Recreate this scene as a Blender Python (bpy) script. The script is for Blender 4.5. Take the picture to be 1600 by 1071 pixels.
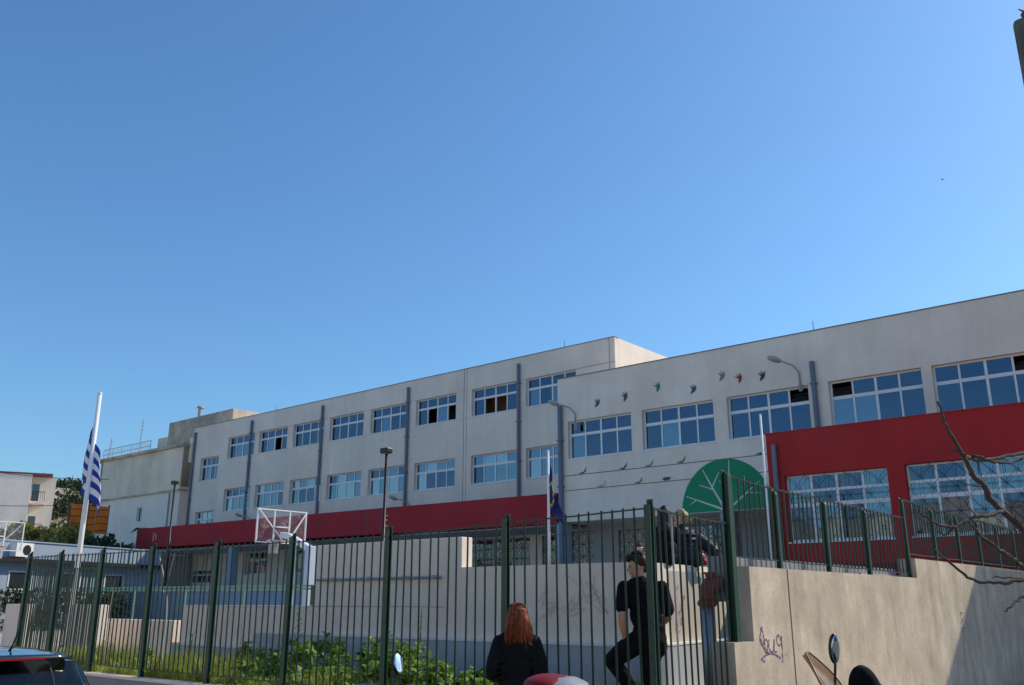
import bpy, bmesh, math, random
from mathutils import Vector, Matrix, Euler
from math import sin, cos, pi, radians, sqrt, atan2

random.seed(7)
for o in list(bpy.data.objects):
    bpy.data.objects.remove(o)
SC = bpy.context.scene
COL = SC.collection

# ------------------------------------------------------------------ camera
cam_d = bpy.data.cameras.new('camera')
cam = bpy.data.objects.new('camera', cam_d)
COL.objects.link(cam)
cam_d.sensor_width = 36.0
cam_d.lens = 31.5
cam_d.clip_start = 0.05
cam_d.clip_end = 3000
cam.location = (0, 0, 1.6)
cam.rotation_euler = (radians(90) + math.atan(405 / 1400.0), 0, radians(40))
SC.camera = cam

# ------------------------------------------------------------------ sky and sun
SUN_AZ = radians(30)          # from +Y towards +X
SUN_EL = radians(38)
SUN = Vector((sin(SUN_AZ) * cos(SUN_EL), cos(SUN_AZ) * cos(SUN_EL), sin(SUN_EL)))
world = bpy.data.worlds.new('World')
SC.world = world
world.use_nodes = True
wn = world.node_tree
wn.nodes.clear()
sky = wn.nodes.new('ShaderNodeTexSky')
sky.sky_type = 'NISHITA'
sky.sun_disc = False
sky.sun_elevation = SUN_EL
sky.sun_rotation = SUN_AZ
sky.altitude = 0
sky.air_density = 1.2
sky.dust_density = 1.0
sky.ozone_density = 10.0
bg = wn.nodes.new('ShaderNodeBackground')
bg.inputs['Strength'].default_value = 0.102
wo = wn.nodes.new('ShaderNodeOutputWorld')
tint = wn.nodes.new('ShaderNodeMix'); tint.data_type = 'RGBA'; tint.blend_type = 'MULTIPLY'
tint.inputs['Factor'].default_value = 1.0; tint.inputs['B'].default_value = (0.90, 1.02, 0.985, 1)
wn.links.new(sky.outputs[0], tint.inputs['A'])
wn.links.new(tint.outputs['Result'], bg.inputs[0])
wn.links.new(bg.outputs[0], wo.inputs[0])
sun_d = bpy.data.lights.new('sun', 'SUN')
sun_d.energy = 2.2
sun_d.angle = radians(0.53)
sun_d.color = (1.0, 0.88, 0.71)
sun = bpy.data.objects.new('sun', sun_d)
COL.objects.link(sun)
sun.rotation_euler = SUN.to_track_quat('Z', 'Y').to_euler()
sun.location = (20, 20, 30)
SC.view_settings.view_transform = 'Standard'
SC.view_settings.look = 'None'
SC.view_settings.exposure = 0.72
SC.view_settings.gamma = 1.0
SC.view_settings.use_curve_mapping = False

# ------------------------------------------------------------------ materials
def mat(name, col, rough=0.7, var=0.0, scale=3.0, bump=0.0, bscale=40.0, metal=0.0, spec=0.5,
        streak=0.0, sscale=(2.0, 2.0, 0.15), dirt=None, dirt_amt=0.0, dscale=0.6, ior=1.5, coat=0.0):
    m = bpy.data.materials.new(name)
    m.use_nodes = True
    nt = m.node_tree
    b = nt.nodes['Principled BSDF']
    b.inputs['Roughness'].default_value = rough
    b.inputs['Metallic'].default_value = metal
    b.inputs['Specular IOR Level'].default_value = spec
    b.inputs['IOR'].default_value = ior
    b.inputs['Coat Weight'].default_value = coat
    N, L = nt.nodes, nt.links
    c0 = (col[0], col[1], col[2], 1)
    b.inputs['Base Color'].default_value = c0
    if var or streak or dirt or bump:
        tc = N.new('ShaderNodeTexCoord')
        geo = N.new('ShaderNodeNewGeometry')
        P = geo.outputs['Position']
        cur = None
        def noise(sc, detail=5, r=0.6, vec=P):
            n = N.new('ShaderNodeTexNoise')
            n.inputs['Scale'].default_value = sc
            n.inputs['Detail'].default_value = detail
            n.inputs['Roughness'].default_value = r
            L.new(vec, n.inputs['Vector'])
            return n.outputs['Fac']
        def rng(s, a, bb, lo=0.3, hi=0.7):
            r = N.new('ShaderNodeMapRange')
            r.inputs['From Min'].default_value = lo
            r.inputs['From Max'].default_value = hi
            r.inputs['To Min'].default_value = a
            r.inputs['To Max'].default_value = bb
            L.new(s, r.inputs['Value'])
            return r.outputs[0]
        fac = None
        if var:
            fac = rng(noise(scale), 1 - var, 1 + var)
        if streak:
            mp = N.new('ShaderNodeMapping')
            mp.inputs['Scale'].default_value = sscale
            L.new(P, mp.inputs['Vector'])
            s = rng(noise(1.0, 6, 0.65, mp.outputs[0]), 1 - streak, 1 + streak * 0.6)
            if fac is None:
                fac = s
            else:
                mm = N.new('ShaderNodeMath'); mm.operation = 'MULTIPLY'
                L.new(fac, mm.inputs[0]); L.new(s, mm.inputs[1]); fac = mm.outputs[0]
        src = None
        if fac is not None:
            mx = N.new('ShaderNodeVectorMath'); mx.operation = 'SCALE'
            mx.inputs[0].default_value = col
            L.new(fac, mx.inputs['Scale'])
            src = mx.outputs[0]
        if dirt:
            d = rng(noise(dscale, 8, 0.7), 0.0, dirt_amt, 0.45, 0.72)
            mi = N.new('ShaderNodeMix'); mi.data_type = 'RGBA'
            L.new(d, mi.inputs['Factor'])
            if src is not None:
                L.new(src, mi.inputs['A'])
            else:
                mi.inputs['A'].default_value = c0
            mi.inputs['B'].default_value = (*dirt, 1)
            src = mi.outputs['Result']
        if src is not None:
            L.new(src, b.inputs['Base Color'])
        if bump:
            bp = N.new('ShaderNodeBump')
            bp.inputs['Strength'].default_value = bump
            bp.inputs['Distance'].default_value = 0.02
            L.new(noise(bscale, 6, 0.6), bp.inputs['Height'])
            L.new(bp.outputs[0], b.inputs['Normal'])
    return m

M = {}
M['facade'] = mat('grey_render', (0.86, 0.73, 0.615), 0.9, 0.07, 0.35, 0.12, 30, streak=0.08, sscale=(2.0, 2.0, 0.12), dirt=(0.62, 0.52, 0.43), dirt_amt=0.5, dscale=0.45)
M['red'] = mat('red_render', (0.40, 0.018, 0.025), 0.85, 0.10, 0.5, 0.10, 30, streak=0.12, sscale=(1.3, 1.3, 0.15), dirt=(0.30, 0.03, 0.035), dirt_amt=0.6, dscale=0.7)
M['red2'] = mat('red_annex_render', (0.43, 0.017, 0.017), 0.85, 0.12, 0.6, 0.10, 30, streak=0.12, sscale=(1.3, 1.3, 0.15), dirt=(0.30, 0.03, 0.03), dirt_amt=0.6, dscale=0.7)
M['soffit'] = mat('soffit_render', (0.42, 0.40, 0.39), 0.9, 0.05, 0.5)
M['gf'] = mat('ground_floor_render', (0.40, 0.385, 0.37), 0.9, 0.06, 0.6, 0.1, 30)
M['frame'] = mat('white_aluminium', (0.78, 0.76, 0.74), 0.45, 0.03, 2.0)
M['pipe'] = mat('grey_pipe', (0.13, 0.16, 0.21), 0.5, 0.08, 1.5)
M['coping'] = mat('dark_coping', (0.24, 0.22, 0.20), 0.6)
M['groove'] = mat('joint_line', (0.14, 0.13, 0.125), 0.9)
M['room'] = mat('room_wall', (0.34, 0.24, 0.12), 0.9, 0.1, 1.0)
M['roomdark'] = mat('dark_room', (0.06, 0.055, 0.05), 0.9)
def glass(name, base, ior, rough=0.03, bumps=0.03, metal=0.0):
    m = mat(name, base, rough, ior=ior, metal=metal)
    nt = m.node_tree; b = nt.nodes['Principled BSDF']
    geo = nt.nodes.new('ShaderNodeNewGeometry')
    n = nt.nodes.new('ShaderNodeTexNoise'); n.inputs['Scale'].default_value = 1.3; n.inputs['Detail'].default_value = 1
    bp = nt.nodes.new('ShaderNodeBump'); bp.inputs['Strength'].default_value = bumps; bp.inputs['Distance'].default_value = 0.3
    nt.links.new(geo.outputs['Position'], n.inputs['Vector'])
    nt.links.new(n.outputs['Fac'], bp.inputs['Height'])
    nt.links.new(bp.outputs[0], b.inputs['Normal'])
    return m
M['glass'] = glass('window_glass', (0.075, 0.10, 0.135), 1.5, metal=1.0)
M['glass2'] = glass('curtained_glass', (0.14, 0.19, 0.23), 1.5, metal=0.85)
M['glass3'] = glass('dark_glass', (0.02, 0.025, 0.03), 2.0)
M['glass4'] = glass('pale_glass', (0.24, 0.31, 0.34), 1.5, metal=0.75)
M['curtain'] = mat('cream_blind', (0.62, 0.56, 0.42), 0.9, 0.08, 2.0)
M['concrete'] = mat('board_marked_concrete', (0.56, 0.46, 0.35), 0.9, 0.20, 2.2, 0.35, 22, streak=0.22, sscale=(3.6, 3.6, 0.8), dirt=(0.36, 0.30, 0.22), dirt_amt=0.6, dscale=1.6)
M['terrace'] = mat('off_white_wall', (0.88, 0.745, 0.61), 0.9, 0.05, 0.8, 0.15, 25, streak=0.08, sscale=(2.5, 2.5, 0.2), dirt=(0.66, 0.56, 0.46), dirt_amt=0.4, dscale=0.9)
M['plinth'] = mat('blue_grey_plinth', (0.46, 0.49, 0.52), 0.9, 0.06, 1.0, 0.12, 25, dirt=(0.30, 0.30, 0.29), dirt_amt=0.4, dscale=1.2)  # blue-grey base puts the shade below the ledge into the colour
M['ledge'] = mat('white_ledge', (0.80, 0.79, 0.77), 0.8, 0.06, 2.0)  # white paint stands in for sunlight on the ledge tops and cap
M['lowwall'] = mat('grey_street_wall', (0.30, 0.30, 0.31), 0.9, 0.08, 1.2, 0.2, 25, streak=0.10, sscale=(3, 3, 0.3))
M['green'] = mat('green_paint', (0.016, 0.062, 0.038), 0.42, 0.14, 6.0, 0.15, 60, dirt=(0.05, 0.06, 0.04), dirt_amt=0.35, dscale=4)
M['bar'] = mat('dark_green_bar', (0.013, 0.040, 0.027), 0.42, 0.15, 8.0)
M['barem'] = mat('bare_metal_bar', (0.42, 0.42, 0.42), 0.5, 0.1, 8.0)  # pale grey for a single bar among the dark green ones
M['blue'] = mat('pale_blue_wall', (0.26, 0.35, 0.46), 0.9, 0.08, 0.5, 0.1, 20, streak=0.08, sscale=(1.4, 1.4, 0.2), dirt=(0.36, 0.38, 0.40), dirt_amt=0.5, dscale=0.6)
M['white'] = mat('white_paint', (0.80, 0.79, 0.77), 0.5, 0.04, 3.0)
M['whitewash'] = mat('white_house_wall', (0.92, 0.80, 0.68), 0.9, 0.04, 0.4, streak=0.08, sscale=(0.9, 0.9, 0.1), dirt=(0.52, 0.48, 0.40), dirt_amt=0.45, dscale=0.25)
M['oldwall'] = mat('aged_cream_wall', (0.92, 0.76, 0.58), 0.9, 0.05, 0.4, streak=0.16, sscale=(0.9, 0.9, 0.10), dirt=(0.40, 0.35, 0.27), dirt_amt=0.55, dscale=0.28)
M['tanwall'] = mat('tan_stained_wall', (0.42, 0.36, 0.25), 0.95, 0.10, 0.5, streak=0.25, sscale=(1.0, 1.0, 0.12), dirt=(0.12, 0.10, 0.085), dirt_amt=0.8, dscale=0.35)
M['stain'] = mat('stained_parapet', (0.62, 0.51, 0.38), 0.95, 0.15, 0.8, streak=0.3, sscale=(1.2, 1.2, 0.2), dirt=(0.14, 0.12, 0.10), dirt_amt=0.8, dscale=0.5)
M['asphalt'] = mat('asphalt', (0.11, 0.105, 0.10), 0.9, 0.15, 2.0, 0.3, 120)
M['pave'] = mat('pavement', (0.52, 0.46, 0.39), 0.9, 0.1, 1.5, 0.2, 40)
M['yard'] = mat('yard_paving', (0.52, 0.46, 0.38), 0.9, 0.1, 0.8, 0.1, 30)
M['soil'] = mat('soil', (0.13, 0.10, 0.07), 0.95, 0.25, 2.0, 0.5, 20)
M['land'] = mat('dry_land', (0.42, 0.35, 0.26), 0.95, 0.2, 0.05)
M['black'] = mat('black_metal', (0.012, 0.012, 0.013), 0.45, 0.1, 5)
M['steel'] = mat('galvanised_steel', (0.33, 0.35, 0.37), 0.42, 0.1, 4.0, metal=0.6)
M['lampgrey'] = mat('grey_lamp', (0.36, 0.35, 0.32), 0.6, 0.1, 5)
M['rust'] = mat('red_brown_cast', (0.22, 0.045, 0.025), 0.55, 0.25, 15, 0.3, 40)
M['bluepipe'] = mat('blue_paint', (0.04, 0.10, 0.26), 0.4, 0.1, 10)
M['bark'] = mat('bark', (0.085, 0.065, 0.055), 0.9, 0.3, 18, 0.6, 60)

def leafmat(name, c1, c2, tr=0.35):
    m = bpy.data.materials.new(name); m.use_nodes = True
    nt = m.node_tree; nt.nodes.clear()
    N, L = nt.nodes, nt.links
    geo = N.new('ShaderNodeNewGeometry')
    no = N.new('ShaderNodeTexNoise'); no.inputs['Scale'].default_value = 7.0; no.inputs['Detail'].default_value = 3
    L.new(geo.outputs['Position'], no.inputs['Vector'])
    add = N.new('ShaderNodeMath'); add.operation = 'MULTIPLY_ADD'
    L.new(geo.outputs['Random Per Island'], add.inputs[0]); add.inputs[1].default_value = 0.6
    mr = N.new('ShaderNodeMapRange'); mr.inputs['From Min'].default_value = 0.3; mr.inputs['From Max'].default_value = 0.7; mr.inputs['To Max'].default_value = 0.4
    L.new(no.outputs['Fac'], mr.inputs['Value']); L.new(mr.outputs[0], add.inputs[2])
    mi = N.new('ShaderNodeMix'); mi.data_type = 'RGBA'
    mi.inputs['A'].default_value = (*c1, 1); mi.inputs['B'].default_value = (*c2, 1)
    L.new(add.outputs[0], mi.inputs['Factor'])
    d = N.new('ShaderNodeBsdfDiffuse'); t = N.new('ShaderNodeBsdfTranslucent'); g = N.new('ShaderNodeBsdfGlossy')
    g.inputs['Roughness'].default_value = 0.45; g.inputs['Color'].default_value = (0.5, 0.5, 0.5, 1)
    L.new(mi.outputs['Result'], d.inputs['Color']); L.new(mi.outputs['Result'], t.inputs['Color'])
    ms = N.new('ShaderNodeMixShader'); ms.inputs[0].default_value = tr
    L.new(d.outputs[0], ms.inputs[1]); L.new(t.outputs[0], ms.inputs[2])
    ms2 = N.new('ShaderNodeMixShader'); ms2.inputs[0].default_value = 0.05
    L.new(ms.outputs[0], ms2.inputs[1]); L.new(g.outputs[0], ms2.inputs[2])
    out = N.new('ShaderNodeOutputMaterial'); L.new(ms2.outputs[0], out.inputs[0])
    return m
M['leaf'] = leafmat('weed_leaf', (0.09, 0.20, 0.02), (0.34, 0.46, 0.07))
M['grass'] = leafmat('grass_blade', (0.17, 0.28, 0.03), (0.52, 0.50, 0.11))
M['drygrass'] = leafmat('dry_stalk', (0.16, 0.11, 0.06), (0.34, 0.26, 0.15), 0.2)
M['darkleaf'] = leafmat('hill_foliage', (0.018, 0.035, 0.014), (0.065, 0.085, 0.030), 0.15)
M['bushleaf'] = leafmat('bush_foliage', (0.13, 0.15, 0.03), (0.38, 0.35, 0.10), 0.25)

# ------------------------------------------------------------------ mesh helpers
class MB:
    def __init__(s):
        s.v = []; s.f = []
    def add(s, vs, fs):
        n = len(s.v)
        s.v += [tuple(p) for p in vs]
        s.f += [tuple(i + n for i in f) for f in fs]
        return s
    def box(s, x0, x1, y0, y1, z0, z1):
        return s.add([(x0, y0, z0), (x1, y0, z0), (x1, y1, z0), (x0, y1, z0), (x0, y0, z1), (x1, y0, z1), (x1, y1, z1), (x0, y1, z1)],
                     [(0, 3, 2, 1), (4, 5, 6, 7), (0, 1, 5, 4), (1, 2, 6, 5), (2, 3, 7, 6), (3, 0, 4, 7)])
    def bbox(s, x0, x1, y0, y1, z0, z1, b=0.01):     # bevelled box
        bm = bmesh.new()
        bmesh.ops.create_cube(bm, size=1)
        for v in bm.verts:
            v.co = Vector(((x0 + x1) / 2 + v.co.x * (x1 - x0), (y0 + y1) / 2 + v.co.y * (y1 - y0), (z0 + z1) / 2 + v.co.z * (z1 - z0)))
        bmesh.ops.bevel(bm, geom=bm.edges[:], offset=b, segments=2, profile=0.5, affect='EDGES')
        s.bm(bm); return s
    def bm(s, bm):
        bm.verts.index_update()
        s.add([v.co[:] for v in bm.verts], [[v.index for v in f.verts] for f in bm.faces])
        bm.free()
    def quad(s, a, b, c, d):
        return s.add([a, b, c, d], [(0, 1, 2, 3)])
    def tube(s, pts, r, n=8, cap=True):
        pts = [Vector(p) for p in pts]
        rs = r if isinstance(r, (list, tuple)) else [r] * len(pts)
        vs = []; fs = []
        t0 = (pts[1] - pts[0]).normalized()
        up = Vector((0, 0, 1)) if abs(t0.z) < 0.9 else Vector((1, 0, 0))
        a = t0.cross(up).normalized(); b = a.cross(t0).normalized()
        for i, p in enumerate(pts):
            if i == 0: t = t0
            elif i == len(pts) - 1: t = (pts[i] - pts[i - 1]).normalized()
            else: t = ((pts[i + 1] - pts[i]).normalized() + (pts[i] - pts[i - 1]).normalized()).normalized()
            a = (a - t * a.dot(t)).normalized(); b = t.cross(a)
            for k in range(n):
                an = 2 * pi * k / n
                vs.append(p + a * cos(an) * rs[i] + b * sin(an) * rs[i])
        m = len(pts)
        for i in range(m - 1):
            for k in range(n):
                fs.append((i * n + k, i * n + (k + 1) % n, (i + 1) * n + (k + 1) % n, (i + 1) * n + k))
        if cap:
            fs.append(tuple(reversed(range(n)))); fs.append(tuple(range((m - 1) * n, m * n)))
        return s.add(vs, fs)
    def ell(s, c, r, seg=16, rings=10, rot=None):
        c = Vector(c); vs = []; fs = []
        R = rot.to_matrix() if rot is not None else None
        for i in range(rings + 1):
            th = pi * i / rings
            for k in range(seg):
                ph = 2 * pi * k / seg
                p = Vector((r[0] * sin(th) * cos(ph), r[1] * sin(th) * sin(ph), r[2] * cos(th)))
                if R: p = R @ p
                vs.append(c + p)
        for i in range(rings):
            for k in range(seg):
                fs.append((i * seg + k, (i + 1) * seg + k, (i + 1) * seg + (k + 1) % seg, i * seg + (k + 1) % seg))
        return s.add(vs, fs)
    def cap(s, p0, r0, p1, r1, seg=14):     # tapered capsule
        p0 = Vector(p0); p1 = Vector(p1); d = p1 - p0; L = max(d.length, 1e-5); t = d / L
        up = Vector((0, 0, 1)) if abs(t.z) < 0.9 else Vector((1, 0, 0))
        a = t.cross(up).normalized(); b = a.cross(t)
        rows = []
        for i in range(5): an = -pi / 2 + i * pi / 8; rows.append((sin(an) * r0, cos(an) * r0))
        for i in range(5): an = i * pi / 8; rows.append((L + sin(an) * r1, cos(an) * r1))
        vs = []; fs = []
        for (h, r) in rows:
            for k in range(seg):
                an = 2 * pi * k / seg
                vs.append(p0 + t * h + (a * cos(an) + b * sin(an)) * max(r, 1e-4))
        for i in range(len(rows) - 1):
            for k in range(seg):
                fs.append((i * seg + k, i * seg + (k + 1) % seg, (i + 1) * seg + (k + 1) % seg, (i + 1) * seg + k))
        return s.add(vs, fs)
    def prism(s, poly, axis, a, b):          # polygon (2D) extruded along an axis
        n = len(poly)
        def P(p, h):
            return (h, p[0], p[1]) if axis == 0 else (p[0], h, p[1]) if axis == 1 else (p[0], p[1], h)
        vs = [P(p, a) for p in poly] + [P(p, b) for p in poly]
        fs = [tuple(range(n)), tuple(reversed(range(n, 2 * n)))] + [(i, i + n, (i + 1) % n + n, (i + 1) % n) for i in range(n)]
        return s.add(vs, fs)
    def loft(s, secs, closed=False, caps=False):
        n = len(secs[0]); vs = [p for q in secs for p in q]; fs = []
        for i in range(len(secs) - 1):
            for k in range(n if closed else n - 1):
                fs.append((i * n + k, i * n + (k + 1) % n, (i + 1) * n + (k + 1) % n, (i + 1) * n + k))
        if caps:
            fs.append(tuple(reversed(range(n)))); fs.append(tuple(range((len(secs) - 1) * n, len(secs) * n)))
        return s.add(vs, fs)
    def mesh(s, name, material=None, smooth=False, origin=(0, 0, 0)):
        me = bpy.data.meshes.new(name)
        ox, oy, oz = origin
        me.from_pydata([(x - ox, y - oy, z - oz) for x, y, z in s.v], [], s.f)
        bm = bmesh.new(); bm.from_mesh(me)
        bmesh.ops.recalc_face_normals(bm, faces=bm.faces[:])
        bm.to_mesh(me); bm.free()
        if smooth:
            me.polygons.foreach_set('use_smooth', [True] * len(me.polygons))
        if material: me.materials.append(material)
        me.update()
        return me
    def build(s, name, material, parent=None, smooth=False, local=False):
        org = (0, 0, 0)
        if parent is not None and not local:
            org = WL(parent)
        me = s.mesh(name, material, smooth, org)
        o = bpy.data.objects.new(name, me); COL.objects.link(o)
        if parent is not None: o.parent = parent
        return o

def WL(o):       # world location of unrotated chain
    p = Vector(o.location)
    while o.parent:
        o = o.parent; p += Vector(o.location)
    return p
def tag(o, label, cat, group=None):
    o['label'] = label; o['category'] = cat
    if group: o['group'] = group
    return o
def struct(o):
    o['kind'] = 'structure'; return o
def stuff(o, label=None, cat=None):
    o['kind'] = 'stuff'
    if label: o['label'] = label
    if cat: o['category'] = cat
    return o
def empty(name, loc, rz=0.0):
    o = bpy.data.objects.new(name, None); COL.objects.link(o)
    o.location = loc; o.rotation_euler = (0, 0, rz); o.empty_display_size = 0.2
    return o
def inst(name, me, parent, loc, rot=(0, 0, 0)):   # loc in parent's space
    o = bpy.data.objects.new(name, me); COL.objects.link(o)
    o.parent = parent; o.location = loc; o.rotation_euler = rot
    return o
def copy_tree(o, parent=None):
    c = o.copy(); COL.objects.link(c); c.parent = parent
    for ch in list(o.children): copy_tree(ch, c)
    return c
def remesh(mb, name, material, parent, voxel=0.012, smooth_it=4, local=True):
    me0 = mb.mesh(name + '_tmp', material)
    o0 = bpy.data.objects.new(name + '_tmp', me0); COL.objects.link(o0)
    md = o0.modifiers.new('r', 'REMESH'); md.mode = 'VOXEL'; md.voxel_size = voxel
    if smooth_it:
        sm = o0.modifiers.new('s', 'SMOOTH'); sm.iterations = smooth_it; sm.factor = 0.5
    dg = bpy.context.evaluated_depsgraph_get()
    me = bpy.data.meshes.new_from_object(o0.evaluated_get(dg))
    me.name = name
    bpy.data.objects.remove(o0); bpy.data.meshes.remove(me0)
    me.polygons.foreach_set('use_smooth', [True] * len(me.polygons))
    me.materials.clear(); me.materials.append(material)
    o = bpy.data.objects.new(name, me); COL.objects.link(o)
    if parent is not None: o.parent = parent
    return o
# camera-independent survey frame: f = view axis on the ground, r = to its right
VF = Vector((cos(radians(130)), sin(radians(130)), 0)); VR = Vector((sin(radians(130)), -cos(radians(130)), 0))
def gp(depth, lat, z=0.0):
    p = VF * depth + VR * lat
    return Vector((p.x, p.y, z))

# ================================================================== THE SETTING
def street_z(x):
    return -0.03 * max(0.0, min(14.0, -5.0 - x))
mb = MB()                                                    # ground sheet to the horizon
xs = [-900, -300, -150, -100, -60, -40, -19, -16, -13, -10, -8, -5, 0, 5, 12, 30, 100, 300, 900]
ys = [-900, -300, -100, -40, -20, -8, 0, 3, 7, 20, 60, 120, 300, 900]
mb.loft([[(x, y, street_z(x) - 0.05) for y in ys] for x in xs])
struct(mb.build('ground', M['land'], smooth=True))
mb = MB()
rx = [-80, -40, -19, -16, -13, -10, -8, -5, 0.4]
mb.loft([[(x, -6.0, street_z(x)), (x, 5.2, street_z(x))] for x in rx])
mb.add([(-3.2, 5.2, 0.0), (-0.9, 5.2, 0.0), (-0.9, 60, 0.0), (-3.2, 60, 0.0)], [(0, 1, 2, 3)])
struct(mb.build('road', M['asphalt']))
mb = MB()                                                    # pavement with kerb along the fence
mb.loft([[(x, 5.2, street_z(x) - 0.05), (x, 5.21, street_z(x) + 0.10), (x, 7.12, street_z(x) + 0.11)] for x in [-80, -40, -19, -16, -13, -10, -8, -5, -4.2]])
mb.add([(-4.2, 5.2, 0.10), (-3.21, 5.2, 0.10), (-3.21, 60, 0.10), (-4.2, 60, 0.10), (-3.2, 5.2, -.05), (-3.2, 60, -.05)], [(0, 1, 2, 3), (1, 4, 5, 2)])
pv = struct(mb.build('pavement', M['pave']))

# school yard levels
mb = MB(); mb.box(-60, -16.9, 7.4, 22.0, -0.6, 0.5); mb.box(-16.9, -4.5, 10.2, 12.4, -0.6, 0.5)
struct(mb.build('court_ground', M['yard']))
mb = MB()
mb.prism([(-12.8, 10.12), (-6.8, 10.12), (-6.42, 10.3), (-6.33, 10.8), (-6.6, 13.4), (-4.7, 13.4), (-4.7, 45), (-12.8, 45)], 2, 0.3, 2.0)
mb.box(-75, -12.8, 22.15, 45, 0.3, 2.0)
struct(mb.build('terrace_ground', M['yard']))
mb = MB()                                                    # planting bed behind the street fence
secs = []
for i in range(46):
    x = -16.8 + i * (12.2 / 45)
    secs.append([(x, 7.34 + j * 0.38, 0.47 + 0.05 * sin(x * 2.1 + j) + 0.03 * j * (0.6 + 0.4 * sin(x * 1.3))) for j in range(7)])
mb.loft(secs)
struct(mb.build('planting_bed', M['soil'], smooth=True))

# ================================================================== SCHOOL BUILDING
school = empty('school_building', (-28, 31, 2.0))
tag(school, 'long grey three-storey school with red canopy band, red annex and rows of white windows', 'building')

def wall_open(mb, x0, x1, z0, z1, y, openings, dep):
    xs_ = sorted(set([x0, x1] + [v for o in openings for v in (o[0], o[1])]))
    zs_ = sorted(set([z0, z1] + [v for o in openings for v in (o[2], o[3])]))
    for i in range(len(xs_) - 1):
        for k in range(len(zs_) - 1):
            cx, cz = (xs_[i] + xs_[i + 1]) / 2, (zs_[k] + zs_[k + 1]) / 2
            if any(o[0] < cx < o[1] and o[2] < cz < o[3] for o in openings): continue
            mb.quad((xs_[i], y, zs_[k]), (xs_[i + 1], y, zs_[k]), (xs_[i + 1], y, zs_[k + 1]), (xs_[i], y, zs_[k + 1]))
    for a, b, c, d in openings:
        mb.quad((a, y, c), (b, y, c), (b, y + dep, c), (a, y + dep, c))
        mb.quad((a, y, d), (a, y + dep, d), (b, y + dep, d), (b, y, d))
        mb.quad((a, y, c), (a, y + dep, c), (a, y + dep, d), (a, y, d))
        mb.quad((b, y, c), (b, y, d), (b, y + dep, d), (b, y + dep, c))

YL, YR, YA = 33.0, 29.4, 25.7
up_x = [(-52.2, -49.25), (-48.75, -45.8), (-45.2, -42.25), (-41.7, -38.7), (-38.1, -35.1), (-34.45, -31.48), (-30.38, -27.4), (-26.82, -23.8)]
W_up = [(a, b, 10.6, 12.05) for a, b in up_x]
W_lo = [(a, b, 7.16, 8.64) for a, b in up_x]
W_land = [(-55.35, -53.2, 9.38, 10.97), (-55.4, -53.15, 6.0, 7.36)]
W_gfL = [(-49.2, -46.9, 3.15, 4.55), (-45.2, -43.5, 3.15, 4.55), (-55.3, -52.9, 2.7, 3.6), (-36.4, -34.0, 3.1, 4.5), (-31.4, -26.6, 3.05, 4.5), (-25.9, -23.2, 2.0, 4.5)]
mb = MB()
wall_open(mb, -56.5, -21.6, 2.0, 13.2, YL, W_up + W_lo + W_land + W_gfL, 0.24)
mb.quad((-21.6, YL, 2), (-21.6, 48, 2), (-21.6, 48, 13.2), (-21.6, YL, 13.2))
mb.quad((-56.5, YL, 2), (-56.5, 48, 2), (-56.5, 48, 13.2), (-56.5, YL, 13.2))
mb.quad((-56.5, 48, 2), (-21.6, 48, 2), (-21.6, 48, 13.2), (-56.5, 48, 13.2))
mb.quad((-56.5, YL, 13.2), (-21.6, YL, 13.2), (-21.6, 48, 13.2), (-56.5, 48, 13.2))
wallL = mb.build('wall', M['facade'], school)
W_r = [(-21.67, -18.6, 7.14, 8.74), (-18.1, -15.05, 7.14, 8.74), (-14.5, -11.45, 7.14, 8.74), (-10.75, -7.75, 7.14, 8.74), (-7.45, -4.45, 7.14, 8.74)]
mb = MB()
wall_open(mb, -22.17, -3.7, 4.67, 10.59, YR, W_r, 0.24)
mb.quad((-22.17, YR, 4.67), (-22.17, 46, 4.67), (-22.17, 46, 10.59), (-22.17, YR, 10.59))
mb.quad((-3.7, YR, 2), (-3.7, 46, 2), (-3.7, 46, 10.59), (-3.7, YR, 10.59))
mb.quad((-22.17, YR, 10.59), (-3.7, YR, 10.59), (-3.7, 46, 10.59), (-22.17, 46, 10.59))
mb.quad((-22.17, YR, 4.67), (-3.7, YR, 4.67), (-3.7, 32.2, 4.67), (-22.17, 32.2, 4.67))
wallR = mb.build('wall', M['facade'], school)
W_gfR = [(-23.15, -22.0, 2.9, 4.45), (-20.75, -18.9, 2.9, 4.42), (-17.9, -15.9, 2.9, 4.45), (-14.2, -12.0, 2.9, 4.45)]
mb = MB()
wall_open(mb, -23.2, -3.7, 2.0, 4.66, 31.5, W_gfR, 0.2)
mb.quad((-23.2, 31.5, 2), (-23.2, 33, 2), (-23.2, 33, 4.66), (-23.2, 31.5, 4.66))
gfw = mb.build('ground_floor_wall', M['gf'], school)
W_a = [(-10.98, -8.0, 3.23, 5.2), (-7.53, -4.52, 3.25, 5.22)]
mb = MB()
wall_open(mb, -11.47, -3.7, 2.0, 6.5, YA, W_a, 0.2)
mb.quad((-11.47, YA, 2), (-11.47, YR, 2), (-11.47, YR, 6.5), (-11.47, YA, 6.5))
mb.quad((-3.7, YA, 2), (-3.7, YR, 2), (-3.7, YR, 6.5), (-3.7, YA, 6.5))
mb.quad((-11.47, YA, 6.5), (-3.7, YA, 6.5), (-3.7, YR, 6.5), (-11.47, YR, 6.5))
annex = mb.build('red_annex', M['red2'], school)
annex['label'] = 'red painted annex projecting at the right end'
mb = MB()                                                    # dark plinth strip of the annex
mb.box(-11.44, -3.7, YA - 0.03, YA - 0.003, 2.0, 2.62)
mb.build('annex_plinth', mat('annex_plinth', (0.20, 0.018, 0.02), 0.9, 0.1, 0.8), school)
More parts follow.
